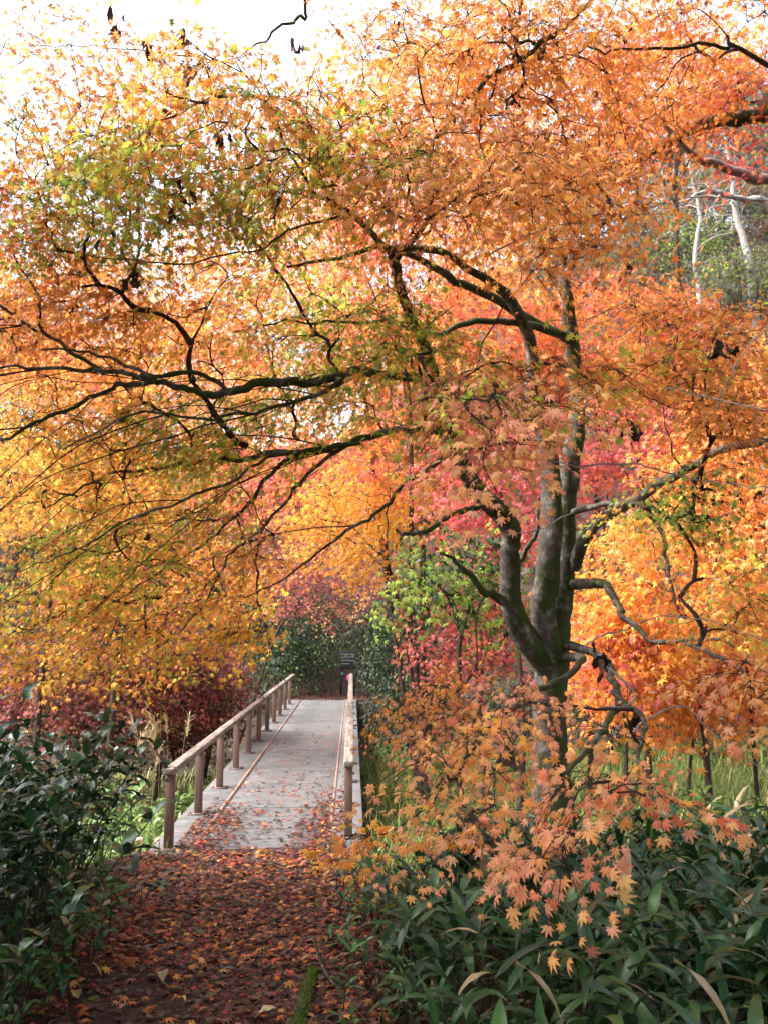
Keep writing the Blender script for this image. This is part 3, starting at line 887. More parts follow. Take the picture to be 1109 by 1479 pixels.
BACK = [
    ("crimson maple seen between the forked trunks of the large maple", 725, 690, 12, 110, 120, [('crimson', .8), ('rose', .3)], 70),
    ("rose red maple right of the mossy trunk, half behind the orange leaves", 930, 650, 12.5, 110, 80, 'rose', 55),
    ("yellow maple behind the left boughs, above the footbridge", 525, 745, 14, 120, 80, [('yellow', .35), ('yelloworange', .6)], 70),
    ("broad orange maple low on the right, behind the arching bare bough", 990, 830, 10, 170, 120, [('orange', .7), ('orange_green', .4)], 110),
    ("salmon red maple high behind the arched limbs of the large maple", 560, 400, 13.5, 200, 130, [('salmon', .7), ('orange', .4)], 130),
    ("salmon orange maple up the slope on the right", 880, 500, 14, 180, 95, [('orangered', .6), ('salmon', .5)], 130),
    ("wide orange maple at the upper left, behind the horizontal bough", 190, 480, 13, 240, 110, [('orange', .6), ('salmon', .3)], 130),
    ("amber maple at the left edge below the horizontal bough", 90, 720, 13, 170, 100, [('yelloworange', .6), ('orange', .3)], 70),
    ("orange maple low behind the green sapling right of the footbridge", 610, 660, 15, 120, 90, [('orange', .7), ('salmon', .4)], 70),
    ("dusky pink maple over the far end of the footbridge", 470, 830, 21, 110, 70, [('dusky', .8), ('rose', .2)], 70),
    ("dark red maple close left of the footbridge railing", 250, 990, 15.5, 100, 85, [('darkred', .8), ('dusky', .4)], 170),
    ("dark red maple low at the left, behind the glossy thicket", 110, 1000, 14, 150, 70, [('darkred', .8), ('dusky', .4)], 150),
    ("small green maple between the footbridge and the large maple", 655, 835, 8.6, 95, 65, 'sapgreen', 22),
    ("orange maple lowest at the right edge above the meadow", 1010, 975, 11, 150, 62, [('orange', .6), ('orangered', .4)], 110),
    ("red maple high on the right slope under the dark bough", 960, 110, 14, 130, 60, [('red', .8), ('orangered', .4)], 50),
    ("pink red maple in the middle, low beside the left stem", 680, 905, 13, 90, 70, [('rose', .5), ('dusky', .5)], 55),
    ("orange maple right of the trunk, hanging over the meadow", 890, 945, 9.8, 85, 65, [('orange', .8), ('rose', .2)], 56),
    ("tall orange maple at the right edge of the photo", 1070, 640, 10.5, 100, 150, [('orange', .8), ('deep' if False else 'orangered', .3)], 85),
    ("tall pale orange maple at the top, behind the leaf dome", 640, 180, 15, 260, 150, [('pale', .5), ('orange', .6)], 150),
    ("amber maple low at the left, dipping towards the glossy thicket", 230, 840, 14, 180, 80, [('yelloworange', .5), ('rose', .3)], 70),
    ("salmon orange maple high in the middle, behind the first arched limb", 420, 330, 15.5, 190, 90, [("salmon", .4), ("orange", .6)], 100),
    ("faded red maple beyond the left boughs in the middle", 420, 690, 17, 120, 90, [('salmon', .6), ('rose', .4)], 80),
]
for r_ in BACK:
    lb, px, py, d, rx, ry, pal, n = r_
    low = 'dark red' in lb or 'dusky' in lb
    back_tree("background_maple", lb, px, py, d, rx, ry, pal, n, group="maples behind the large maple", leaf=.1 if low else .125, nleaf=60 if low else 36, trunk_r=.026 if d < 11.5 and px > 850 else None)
EV = [
    ("dark evergreen shrub left of the far bridge end", "evergreen_shrub", 420, 925, 26, 62, 70, 'evergreen', 120, "shrub", M_EVER, .16),
    ("dark evergreen shrub right of the notice board", "evergreen_shrub", 590, 950, 23, 62, 80, 'evergreen', 130, "shrub", M_EVER, .16),
    ("black green shrub low beside the far right handrail", "evergreen_shrub", 595, 1020, 17, 50, 60, 'evergreen', 90, "shrub", M_EVER, .14),
    ("broad evergreen shrub behind the notice board", "evergreen_shrub", 500, 915, 29, 110, 70, 'evergreen', 190, "shrub", M_EVER, .18),
    ("dark green shrub among the red maples left of the footbridge", "evergreen_shrub", 230, 960, 19, 150, 80, 'evergreen', 130, "shrub", M_EVER, .15),
    ("dark green bush at the back of the meadow, behind the maple trunk", "evergreen_shrub", 760, 1015, 20, 110, 45, 'evergreen', 80, "shrub", M_EVER, .15),
    ("dark green bush at the back of the meadow, between trunk and right edge", "evergreen_shrub", 900, 1015, 19, 110, 42, 'evergreen', 80, "shrub", M_EVER, .15),
    ("dark green bush at the back of the meadow, at the right edge", "evergreen_shrub", 1060, 1015, 18, 110, 45, 'evergreen', 80, "shrub", M_EVER, .15),
    ("green bush on the grey slope at the right edge", "hillside_bush", 1070, 400, 21, 55, 45, 'palegreen', 45, "bush", M_LEAF, .12),
    ("dim green bush below the bare grey trees", "hillside_bush", 1010, 350, 24, 50, 40, 'sapgreen', 30, "bush", M_LEAF, .13),
    ("blue green evergreen tree far left behind the boughs", "evergreen_tree", 60, 520, 30, 110, 130, 'teal', 90, "tree", M_EVER, .2),
    ("blue green evergreen tree far behind the middle of the left boughs", "evergreen_tree", 290, 640, 29, 130, 150, 'teal', 100, "tree", M_EVER, .2),
    ("pale green tree in the gap right of the mossy trunk", "pale_green_tree", 860, 660, 18, 70, 60, 'palegreen', 50, "tree", M_LEAF, .1),
    ("grey green evergreen high behind the arched limbs", "evergreen_tree", 640, 300, 28, 150, 120, 'teal', 80, "tree", M_EVER, .2),
    ("faded brown tree on the skyline at the left", "brown_tree", 80, 410, 34, 130, 90, 'brown', 70, "tree", M_LEAF, .18),
]
for lb, nm, px, py, d, rx, ry, pal, n, cat, mt_, lf in EV:
    back_tree(nm, lb, px, py, d, rx, ry, pal, n, cat=cat, leafmat=mt_, leaf=lf, Rs=lf * 3.6, tmpl=T_OVAL if mt_ is M_EVER else T_FAR, trunk_r=.06, group=None)


# ---------------- more maples and woods up the slopes
HILL = [
    (-26, 40, 'orange', 4.5), (-20, 46, 'orangered', 5), (-14, 38, 'yelloworange', 4.2), (-9, 47, 'salmon', 5), (-4, 40, 'orange', 4.2), (2, 46, 'orangered', 5), (6, 37, 'orange', 4.2),
    (12, 40, 'brown', 4), (17, 34, 'brown', 4), (20, 42, 'brown', 5), (14, 33, 'brown', 4), (23, 38, 'teal', 5), (17, 46, 'evergreen', 5), (26, 46, 'evergreen', 6), (11, 50, 'orange', 5), (26, 40, 'brown', 5), (-12, 58, 'green', 6), (-24, 58, 'brown', 6), (0, 60, 'brown', 6), (14, 62, 'green', 6), (30, 56, 'brown', 6), (-36, 52, 'orange', 6),
    (-17, 29, 'orange', 3.6), (-7, 31, 'orange', 3.4), (9, 30, 'brown', 3.0), (3, 33, 'dusky', 3),
]
HLAB = {'orange': 'orange maple', 'orangered': 'red orange maple', 'yelloworange': 'amber maple', 'salmon': 'salmon red maple', 'green': 'green leafy tree', 'palegreen': 'pale green tree', 'brown': 'bare brown tree', 'teal': 'blue green evergreen tree', 'evergreen': 'dark evergreen tree', 'dusky': 'dusky red maple'}
for x, y, pal, rad in HILL:
    gz = float(ground_z(x, y))
    c = np.array([x, y, gz + rad * 1.05])
    t = Tree("hillside_tree", (x, y, gz), f"{HLAB[pal]} on the wooded slope {'beyond the left boughs' if x < -6 else 'beyond the footbridge' if x < 6 else 'beyond the trunk and right boughs'}", "tree", f"{HLAB[pal]}s on the slope {'left' if x < -6 else 'middle' if x < 6 else 'right'}", M_BARK, M_TWIG, M_LEAF)
    t.limb([(x, y, gz - .3, .2), (x + .1, y, gz + rad * .6, .15), (*c, .08), (x, y, gz + rad * 1.7, .03)], "trunk", 8)
    t.blob(c, np.diag([rad, rad, rad * .85]), int(120 * (rad / 4) ** 2), pal, size=.36, nleaf=34, Rs=1.0, tmpl=T_FAR, shell=.4)
    t.grow(False, .3, .006, 3)

# ---------------- unseen evergreens added over and around the path to keep sky light off the foreground
for x, y, gz_, hgt, rad in ((-4.2, -3.5, 0, 9.0, 4.0), (3.2, -4.5, -.3, 9.0, 4.4), (-7.5, 2.5, -.2, 6.5, 3.6), (0.0, -10, 0, 9, 5.0), (8.5, 1.0, -.3, 6.5, 3.6), (-2.6, -1.2, 0, 8.4, 3.6), (1.2, -1.6, 0, 8.6, 3.4), (-7.7, 3.4, -.3, 3.8, 2.7)):
    t = Tree("shade_tree", (x, y, gz_), "unseen dense evergreen tree added to shade the foreground", "tree", "unseen shade trees around the viewer", M_BARK, M_TWIG, M_EVER)
    t.limb([(x, y, gz_ - .3, .3), (x + .1, y, 3, .24), (x, y + .2, hgt - 1, .15), (x, y, hgt + 1.5, .05)], "trunk", 10)
    t.blob((x, y, hgt), np.diag([rad, rad, 2.6]), 190, 'evergreen', size=.55, nleaf=46, Rs=1.2, tmpl=T_OVAL, shell=.1)
    t.grow(False, .3, .006, 3)

# ---------------- bamboo grass
def blades(mb, P, az, e0, k, L, Wd, col, seg=6, fold=.22, roll=None):
    """arching lance-shaped leaves: P bases (n,3), az heading, e0 starting elevation, k total bend"""
    n = len(P)
    prof = np.array([.16, .72, 1.0, .96, .72, .38, 0.02]) if seg == 6 else np.array([.2, .95, .9, .45, .02])
    m = len(prof)
    u = np.linspace(0, 1, m)
    el = e0[:, None] - k[:, None] * u[None] ** 1.3
    st = L[:, None] / (m - 1)
    dh = np.cos(el) * st
    dz = np.sin(el) * st
    H = np.concatenate([np.zeros((n, 1)), np.cumsum(dh[:, :-1], 1)], 1)
    Z = np.concatenate([np.zeros((n, 1)), np.cumsum(dz[:, :-1], 1)], 1)
    hd = np.stack([np.cos(az), np.sin(az), np.zeros(n)], -1)
    sdv = np.stack([-np.sin(az), np.cos(az), np.zeros(n)], -1)
    if roll is not None:
        sdv = sdv * np.cos(roll)[:, None] + np.array([0, 0, 1.]) * np.sin(roll)[:, None]
    mid = P[:, None] + H[..., None] * hd[:, None] + Z[..., None] * np.array([0, 0, 1.])
    nor = np.stack([-np.sin(el), np.cos(el)], -1)
    nv = nor[..., 0:1] * hd[:, None] + nor[..., 1:2] * np.array([0, 0, 1.])
    wv = (Wd[:, None] * .5 * prof[None])[..., None]
    wav = (rng.normal(0, .08, (n, m, 1)) * Wd[:, None, None])
    a = mid + sdv[:, None] * wv + nv * wv * fold + nv * wav
    b = mid - sdv[:, None] * wv + nv * wv * fold - nv * wav
    V = np.stack([a, mid, b], 2).reshape(-1, 3)
    F = []
    for i in range(m - 1):
        F += [(3 * i, 3 * i + 1, 3 * i + 4, 3 * i + 3), (3 * i + 1, 3 * i + 2, 3 * i + 5, 3 * i + 4)]
    F = (np.array(F)[None] + np.arange(n)[:, None, None] * 3 * m).reshape(-1, 4)
    mb.add(V, F, np.repeat(col, 3 * m, axis=0))

SG = np.array([(.018, .042, .018), (.024, .055, .018), (.016, .036, .020), (.036, .07, .02)])
DRYC = np.array([(.26, .18, .09), (.18, .11, .055), (.3, .22, .12)])

def sasa_plant(name, nculm, hgt, L, Wd, cols, nl=7, dry=.03, mat=None, spread=.12, lean_=.25, cc=(.12, .11, .05)):
    root = thing(name, (0, 0, 0), None, None)
    cu, lf = MB(), MB()
    P, az, e0, k, LL, WW, CC = [], [], [], [], [], [], []
    for _ in range(nculm):
        b = np.array([rng.normal(0, spread), rng.normal(0, spread), 0])
        hh = hgt * rng.uniform(.65, 1.15)
        ln = rng.normal(0, lean_, 2)
        tip = b + np.array([ln[0] * hh, ln[1] * hh, hh])
        mid = (b + tip) / 2 + np.array([ln[0] * -.1, ln[1] * -.1, .04])
        q = smooth_line(np.array([[*b, .004], [*mid, .0035], [*tip, .002]]), 4)
        tube(cu, q[:, :3], q[:, 3], 5, cc)
        a0 = rng.uniform(0, 6.28)
        for j in range(nl):
            f = 1 - .5 * (j / nl) ** 1.2 * rng.uniform(.6, 1)
            pos = q[int(round(f * (len(q) - 1))), :3]
            P.append(pos)
            az.append(a0 + j * 2.4 + rng.normal(0, .4))
            e0.append(rng.uniform(.15, 1.0) if j > 1 else rng.uniform(.7, 1.2))
            k.append(rng.uniform(.7, 1.9))
            LL.append(L * rng.uniform(.65, 1.2))
            WW.append(Wd * rng.uniform(.75, 1.2))
            CC.append(DRYC[rng.integers(3)] if rng.random() < dry else cols[rng.integers(len(cols))] * rng.uniform(.75, 1.25))
        for j in range(2):                       # dead leaves low on the culm
            if rng.random() < dry * 5:
                P.append(q[rng.integers(2, 5), :3]); az.append(rng.uniform(0, 6.28)); e0.append(-.2); k.append(1.3)
                LL.append(L * .8); WW.append(Wd * .5); CC.append(DRYC[rng.integers(3)])
    n = len(P)
    blades(lf, np.array(P), np.array(az), np.array(e0), np.array(k), np.array(LL), np.array(WW), np.array(CC), roll=rng.normal(0, .3, n))
    cu.build("culms", M_GRASS, root, True)
    lf.build("leaves", mat or M_SASA, root, True)
    return root

def copy_thing(root):
    r = root.copy()
    C.objects.link(r)
    for ch in root.children:
        c = ch.copy()
        C.objects.link(c)
        c.parent = r
        for g in ch.children:
            d = g.copy()
            C.objects.link(d)
            d.parent = c
    return r

def scatter(protos, spots, label, cat, group, smin=.8, smax=1.25, tilt=.1):
    used = set()
    for (x, y) in spots:
        k = random.randrange(len(protos))
        r = protos[k] if k not in used and not protos[k].get("label") else copy_thing(protos[k])
        used.add(k)
        r.location = (x, y, float(ground_z(x, y)) - .02)
        r.rotation_euler = (random.gauss(0, tilt), random.gauss(0, tilt), random.uniform(0, 6.28))
        r.scale = [random.uniform(smin, smax)] * 3
        tag(r, label, cat, group, 'thing')
    for k, p in enumerate(protos):
        if not p.get("label"):
            for ch in list(p.children):
                bpy.data.objects.remove(ch)
            bpy.data.objects.remove(p)

def poisson(n, fx, fy, ok, dmin):
    out, tries = [], 0
    while len(out) < n and tries < n * 60:
        tries += 1
        x, y = random.uniform(*fx), random.uniform(*fy)
        if ok(x, y) and all((x - a) ** 2 + (y - b) ** 2 > dmin * dmin for a, b in out):
            out.append((x, y))
    return out

inview = lambda x, y, m=.35: -.5 * y - m < x < .45 * y + m + .04 * y
right_edge = lambda y: .42 + .06 * math.sin(y * 2.3) + (.25 if y > 6 else 0)
pr = [sasa_plant("bamboo_grass", 3, .60, .25, .041, SG * np.array([1.0, 1.25, 1.0]), 8) for _ in range(10)]
scatter(pr, poisson(190, (.3, 4.3), (1.75, 7.2), lambda x, y: x > right_edge(y) and inview(x, y) and (x - base[0]) ** 2 + (y - base[1]) ** 2 > .12, .19),
        "dark green bamboo grass clump in the thicket on the right bank of the path", "bamboo grass", "bamboo grass right of the path")
pr = [sasa_plant("broadleaf_clump", 4, 1.0, .145, .046, SG * np.array([1.1, 1.35, 1.35]), 13, .015, M_GLOSS, cc=(.03, .028, .018)) for _ in range(8)]
left_edge = lambda y: -1.56 - .05 * math.sin(y * 2.1) - .3 * max(0, y - 4.5)
scatter(pr, poisson(110, (-4.2, -1.3), (2.6, 7.4), lambda x, y: x < left_edge(y) and inview(x, y, .3), .2),
        "tall glossy dark green clump in the thicket at the left of the path", "shrub", "glossy thicket left of the path")
pr = [sasa_plant("low_clump", 5, .34, .12, .038, SG * np.array([1.8, 2.2, 1.6]), 6, .03, cc=(.04, .035, .02)) for _ in range(5)]
scatter(pr, poisson(60, (-3.2, -1.28), (2.2, 7.6), lambda x, y: x < left_edge(y) + .2 and inview(x, y, .3), .16),
        "low green clump under the glossy thicket at the left edge of the path", "shrub", "low clumps left of the path")
pr = [sasa_plant("ditch_weed", 4, .2, .11, .022, SG * np.array([1.8, 2.2, 1.6]), 5, .1, cc=(.06, .05, .03)) for _ in range(4)]
scatter(pr, poisson(34, (.0, .75), (2.4, 7.4), lambda x, y: x < right_edge(y) + .1, .16),
        "small dark green weed in the leafy ditch right of the path", "weed", "weeds in the ditch right of the path")
pr = [sasa_plant("meadow_weed", 5, .5, .2, .055, np.array([(.10, .18, .04), (.14, .23, .05), (.08, .15, .035)]), 7, .03) for _ in range(5)]
scatter(pr, poisson(110, (-6.5, -1.9), (7.6, 13.5), lambda x, y: inview(x, y), .26),
        "light green broad leaved weed in the hollow left of the footbridge", "weed", "weeds left of the footbridge")
pr = [sasa_plant("bank_weed", 4, .4, .2, .045, np.array([(.06, .11, .03), (.08, .15, .03)]), 7, .05) for _ in range(4)]
scatter(pr, poisson(30, (.35, 5.5), (7.4, 11), lambda x, y: True, .35),
        "green leafy weed on the bank right of the footbridge", "weed", "weeds right of the footbridge")
pr = [sasa_plant("far_bamboo_grass", 4, .7, .3, .07, SG, 7) for _ in range(4)]
scatter(pr, poisson(60, (-9, 9), (23.5, 31), lambda x, y: abs(x + .86) > 1.3 or y > 28.5, .5),
        "dark bamboo grass at the foot of the slope past the footbridge", "bamboo grass", "bamboo grass past the footbridge", 1.0, 1.7)

# grass of the hollow under the bridge
mb = MB()
def grass(n, fx, fy, h, cols, ok=None):
    x, y = rng.uniform(*fx, n), rng.uniform(*fy, n)
    keep = (np.abs(x + .86) > 1.15) | (y < Y0)
    keep &= wob(x * 1.3, y * 1.3) > -.55
    if ok is not None:
        keep &= ok(x, y)
    x, y = x[keep], y[keep]
    n = len(x)
    P = np.stack([x, y, ground_z(x, y) - .02], -1)
    c = np.array(cols)[rng.integers(len(cols), size=n)] * rng.uniform(.7, 1.25, (n, 1))
    blades(mb, P, rng.uniform(0, 6.28, n), rng.uniform(1.0, 1.5, n), rng.uniform(.3, 1.7, n), h * rng.uniform(.5, 1.3, n), h * rng.uniform(.022, .045, n), c, seg=4)
GC = [(.20, .28, .05), (.15, .24, .04), (.28, .32, .08), (.34, .31, .13), (.09, .16, .035)]
grass(7000, (-9, -1.9), (9, 18), .4, GC + [(.5, .42, .22)] * 2)
grass(15000, (.2, 11), (8.6, 20), .6, GC)
grass(1500, (.15, 2.5), (7.4, 10), .45, GC)
grass(600, (.1, 1.6), (3, 7.5), .22, [(.06, .10, .03), (.1, .16, .04), (.25, .18, .09)])
grass(500, (-3.4, -1.5), (3, 8), .25, [(.06, .10, .03), (.1, .16, .04), (.25, .18, .09)])
tag(mb.build("meadow_grass", M_GRASS, smooth=True), "pale green and straw grass in the hollow beside the footbridge", "grass", kind="stuff")

# plume grass left of the railing
for i, (px, py, d, hh, lb) in enumerate(((195, 1090, 9.4, 1.25, "tan plumed silver grass farthest from the railing"), (218, 1088, 9.8, 1.3, "tan plumed silver grass in the middle of its trio"), (240, 1092, 9.1, 1.15, "tan plumed silver grass nearest the left railing"))):
    q = at(px, py, d)
    gz = float(ground_z(q[0], q[1]))
    t = thing("silver_grass", (q[0], q[1], gz), lb, "silver grass", "silver grass left of the footbridge")
    t["kind"] = "thing"
    st, pl, lf = MB(), MB(), MB()
    for _ in range(4):
        ln = rng.normal(0, .16, 2)
        H = (q[2] + .35 - gz) * rng.uniform(.75, 1.08)
        tip = np.array([q[0] + ln[0], q[1] + ln[1], gz + H])
        b = np.array([q[0], q[1], gz]) + np.append(rng.normal(0, .06, 2), 0)
        tube(st, np.array([b, (b + tip) / 2 + [0, 0, .05], tip]), [.004, .003, .002], 4, (.33, .26, .12))
        n = 26
        az0 = rng.uniform(0, 6.28)
        u = rng.uniform(0, 1, n)
        P = tip + np.stack([np.cos(az0) * u * .1, np.sin(az0) * u * .1, -.22 + u * .26], -1)
        blades(pl, P, az0 + rng.normal(0, .5, n), rng.uniform(.4, 1.2, n), rng.uniform(.5, 1.4, n), rng.uniform(.08, .17, n), np.full(n, .010), np.array([(.36, .27, .14), (.30, .21, .1), (.4, .31, .18)])[rng.integers(3, size=n)], seg=4)
    n = 22
    blades(lf, np.array([q[0], q[1], gz]) + rng.normal(0, .06, (n, 3)) * [1, 1, 0], rng.uniform(0, 6.28, n), rng.uniform(1, 1.5, n), rng.uniform(.6, 1.9, n), rng.uniform(.5, 1.0, n), np.full(n, .018), np.array([(.3, .3, .1), (.4, .33, .15)])[rng.integers(2, size=n)])
    st.build("stems", M_GRASS, t, True)
    pl.build("plumes", M_GRASS, t)
    lf.build("blades", M_GRASS, t, True)

# ---------------- fallen leaves
mb = MB()
def litter(n, fx, fy, size, pal='litter', zadd=0.0, ok=None, zfun=None, tm=None, flat=.35, thick=.03):
    x, y = rng.uniform(*fx, n), rng.uniform(*fy, n)
    if ok is not None:
        k = ok(x, y)
        x, y = x[k], y[k]
    n = len(x)
    z = (ground_z(x, y) if zfun is None else zfun(x, y)) + zadd + rng.uniform(.004, thick, n)
    a = rng.uniform(0, 6.28, n)
    T = np.stack([np.cos(a), np.sin(a), rng.normal(0, flat * .6, n)], -1)
    N = np.stack([rng.normal(0, flat, n), rng.normal(0, flat, n), np.ones(n)], -1)
    col = np.clip(pick(pal, n) * rng.uniform(.18, .68, (n, 1)), 0, .8)
    place(mb, tm or T_MID, np.stack([x, y, z], -1), unit(T), unit(N), size * rng.uniform(.35, 1.35, n), col)
litter(15000, (-2.0, .25), (1.8, 8.0), .043, ok=lambda x, y: rng.random(len(x)) < sstep(1.3, .75, np.abs(x + .88)) * .85 + .15 - .75 * sstep(.25, .6, wob(x * 1.6 + 2, y * 1.1)))
litter(3800, (-1.9, .4), (1.8, 8.0), .055, tm=T_OVAL, pal='brown')
litter(4500, (.0, 1.7), (1.8, 8.0), .043)
litter(2500, (-3.2, -1.7), (2.2, 8.0), .045)
litter(2200, (-1.9, .1), (5.0, 8.1), .048, pal='orangered')
litter(260, (-1.8, .2), (2.0, 6.0), .05, pal='orangered', flat=.25, zadd=.012)
litter(160, (-1.8, .2), (2.0, 7.0), .055, pal='pale', flat=.25, zadd=.012)
dk = lambda x, y: np.full(len(x), DECK_Z + .003)
pile = lambda x, y: rng.random(len(x)) < .03 + .97 * np.clip(sstep(.62, .12, -.05 - x) * sstep(11.6, 8.6, y) + sstep(.5, .1, x - XL - .15) * sstep(10.4, 8.6, y), 0, 1) + .12 * sstep(10.5, 8.3, y)
litter(9000, (XL + .05, XR - .02), (8.0, 12.5), .045, ok=pile, zfun=dk, thick=.035)
litter(300, (XL + .2, XR - .1), (9.5, 17), .04, zfun=dk, thick=.01, pal='orangered')
litter(160, (XL + .1, XR - .1), (14, 24.4), .04, zfun=dk, thick=.01)
litter(2500, (-2.2, .5), (24.6, 30), .06)
litter(900, (-10, 12), (8.5, 22), .05, zadd=.02, pal='orangered')
tag(mb.build("fallen_leaves", M_LITTER), "red and brown fallen maple leaves covering the path and drifting onto the footbridge", "fallen leaves", kind="stuff")
mb = MB()
n = 9000
x, y = rng.uniform(-45, 45, n), rng.uniform(22, 75, n)
k = (ground_z(x, y) > .6)
x, y = x[k], y[k]
n = len(x)
a = rng.uniform(0, 6.28, n)
place(mb, T_OVAL, np.stack([x, y, ground_z(x, y) + rng.uniform(0, .8, n)], -1), np.stack([np.cos(a), np.sin(a), rng.normal(0, .5, n)], -1), unit(rng.normal(0, .5, (n, 3)) + [0, -.4, 1]), rng.uniform(.25, .6, n), pick('brown', n) * .8 + pick('evergreen', n) * .5)
tag(mb.build("slope_undergrowth", M_EVER), "brown and green undergrowth covering the wooded slope", "undergrowth", kind="stuff")

# ---------------- withered leaves caught in the boughs
WITH = [  # px, py, depth, how many leaves, leaf length, label
    (181, 320, 4.4, 1, .125, "dark curled dead leaf, rightmost of three hanging side by side at the upper left"),
    (160, 333, 4.4, 1, .125, "dark curled dead leaf, middle one of three hanging side by side at the upper left"),
    (146, 345, 4.4, 1, .09, "small dark dead leaf, leftmost of three hanging side by side at the upper left"),
    (160, 10, 4.9, 3, .12, "bunch of black dead leaves at the top edge, left"),
    (165, 45, 4.9, 3, .11, "bunch of black dead leaves just under the top left bunch"),
    (215, 50, 4.9, 2, .13, "pair of dead leaves dangling right of the top left bunches"),
    (266, 40, 4.9, 2, .17, "long dangling strip of dead leaf against the white sky"),
    (272, 95, 4.9, 3, .13, "pale brown bunch of dead leaves against the white sky"),
    (235, 160, 4.8, 2, .09, "small crumpled black dead leaf below the pale bunch"),
    (320, 195, 4.7, 4, .10, "crumpled black bunch of dead leaves in the lime green leaves"),
    (262, 275, 4.6, 3, .12, "black bunch of dead leaves over the three curled ones"),
    (250, 300, 4.6, 3, .11, "black bunch of dead leaves right of the three curled ones"),
    (432, 170, 4.6, 2, .15, "narrow black dead leaf dangling above the arched limb"),
    (425, 55, 5.2, 2, .16, "thin grey dead leaf hanging at the top edge near the bare twig"),
    (404, 285, 4.7, 2, .12, "dark dead leaf beside the tip of the arched limb"),
    (570, 30, 5.0, 3, .10, "brown crumpled dead leaves at the top edge, centre"),
    (740, 140, 5.0, 4, .08, "row of small dark dead leaves below the long thin bough"),
    (785, 68, 5.0, 2, .10, "pair of dark dead leaves above the long thin bough"),
    (912, 40, 5.2, 2, .11, "pair of dark dead leaves high at the right"),
    (860, 130, 5.2, 2, .07, "small dark dead leaf left of the red leaves at the right"),
    (906, 380, 4.8, 2, .10, "single broad black dead leaf hanging right of the trunk top"),
    (905, 605, 4.6, 4, .12, "long ragged black bunch of dead leaves hanging right of the trunk"),
    (1048, 500, 4.6, 3, .15, "curled black dead leaf at the right edge"),
    (195, 400, 4.9, 4, .10, "chain of small dead leaves in the orange leaves at the left"),
    (310, 590, 4.9, 3, .07, "brown clump of dead leaves under the long horizontal bough"),
    (215, 770, 5.0, 1, .10, "brown dead leaf low among the left boughs"),
    (640, 600, 4.6, 3, .10, "dark dead leaves where the left stem bends"),
    (732, 1080, 3.5, 2, .14, "brown dead leaf hanging in front of the trunk foot"),
    (870, 945, 5.6, 4, .16, "large brown clump of dead leaves right of the trunk foot"),
    (905, 1040, 4.4, 3, .16, "brown drooping dead leaves behind the front boughs"),
    (690, 640, 3.9, 2, .09, "dark dead leaf among the pink leaves in front of the left stem"),
    (500, 240, 4.6, 2, .09, "dark dead leaf in the middle of the leaf dome"),
    (110, 440, 4.9, 2, .07, "small dead leaf over the left horizontal bough"),
]
def withered(mb, P, n, L):
    for i in range(n):
        b = P + rng.normal(0, L * .28, 3) * (i > 0)
        l_ = L * rng.uniform(.5, .95)
        az, m = rng.uniform(0, 6.28), 12
        u = np.linspace(0, 1, m)
        cv = rng.uniform(.6, 2.6) * rng.choice([-1, 1])          # the blade curls as it dries
        th = rng.normal(0, .35) + cv * u ** 1.4
        st = l_ / (m - 1)
        hx = np.concatenate([[0], np.cumsum(np.sin(th))[:-1]]) * st
        hz = -np.concatenate([[0], np.cumsum(np.cos(th))[:-1]]) * st
        H = np.stack([np.cos(az) * hx, np.sin(az) * hx, hz], -1)
        W = l_ * .22 * rng.uniform(.6, 1.3) * np.sin(np.pi * np.clip(u * .94 + .04, 0, 1)) ** .8 * (1 + rng.normal(0, .16, m))
        tw = rng.uniform(-2.6, 2.6) * u + rng.uniform(0, 6.28)
        s = np.stack([np.cos(tw), np.sin(tw), 0 * u], -1)
        f = np.stack([-np.sin(tw), np.cos(tw), 0 * u], -1)
        rl = rng.uniform(.5, 1.4)
        rows = [b + H + s * (W * math.sin(c * rl) / rl)[:, None] + f * (W * (1 - math.cos(c * rl)) / rl + W * rng.normal(0, .12, m))[:, None] + np.array([0, 0, 1.]) * rng.normal(0, .06 * l_, m)[:, None] * abs(c) for c in (-1.6, -.8, 0, .8, 1.6)]
        V = np.stack(rows, 1).reshape(-1, 3)
        F = [(5 * j + k, 5 * j + k + 1, 5 * j + k + 6, 5 * j + k + 5) for j in range(m - 1) for k in range(4)]
        mb.add(V, F, np.array([(.045, .026, .018), (.07, .038, .024), (.035, .022, .018)][rng.integers(3)]) * rng.uniform(.7, 1.3))
for px, py, d, n, L, lb in WITH:
    P = at(px, py, d)
    t = thing("withered_leaf", P, lb, "dead leaf", "dead leaves hanging in the boughs")
    a, b = MB(), MB()
    withered(a, P, n, L)
    tube(b, np.array([P + [0, 0, .0], P + rng.normal(0, .012, 3) + [0, 0, .07], P + rng.normal(0, .02, 3) + [0, 0, rng.uniform(.12, .25)]]), [.002, .0018, .0012], 4, (.06, .045, .03))
    if "pale brown" in lb:
        a.c = [np.clip(c * 6, 0, .4) for c in a.c]
    a.build("blade", M_DRY, t, True)
    b.build("stalk", M_DRY, t, True)

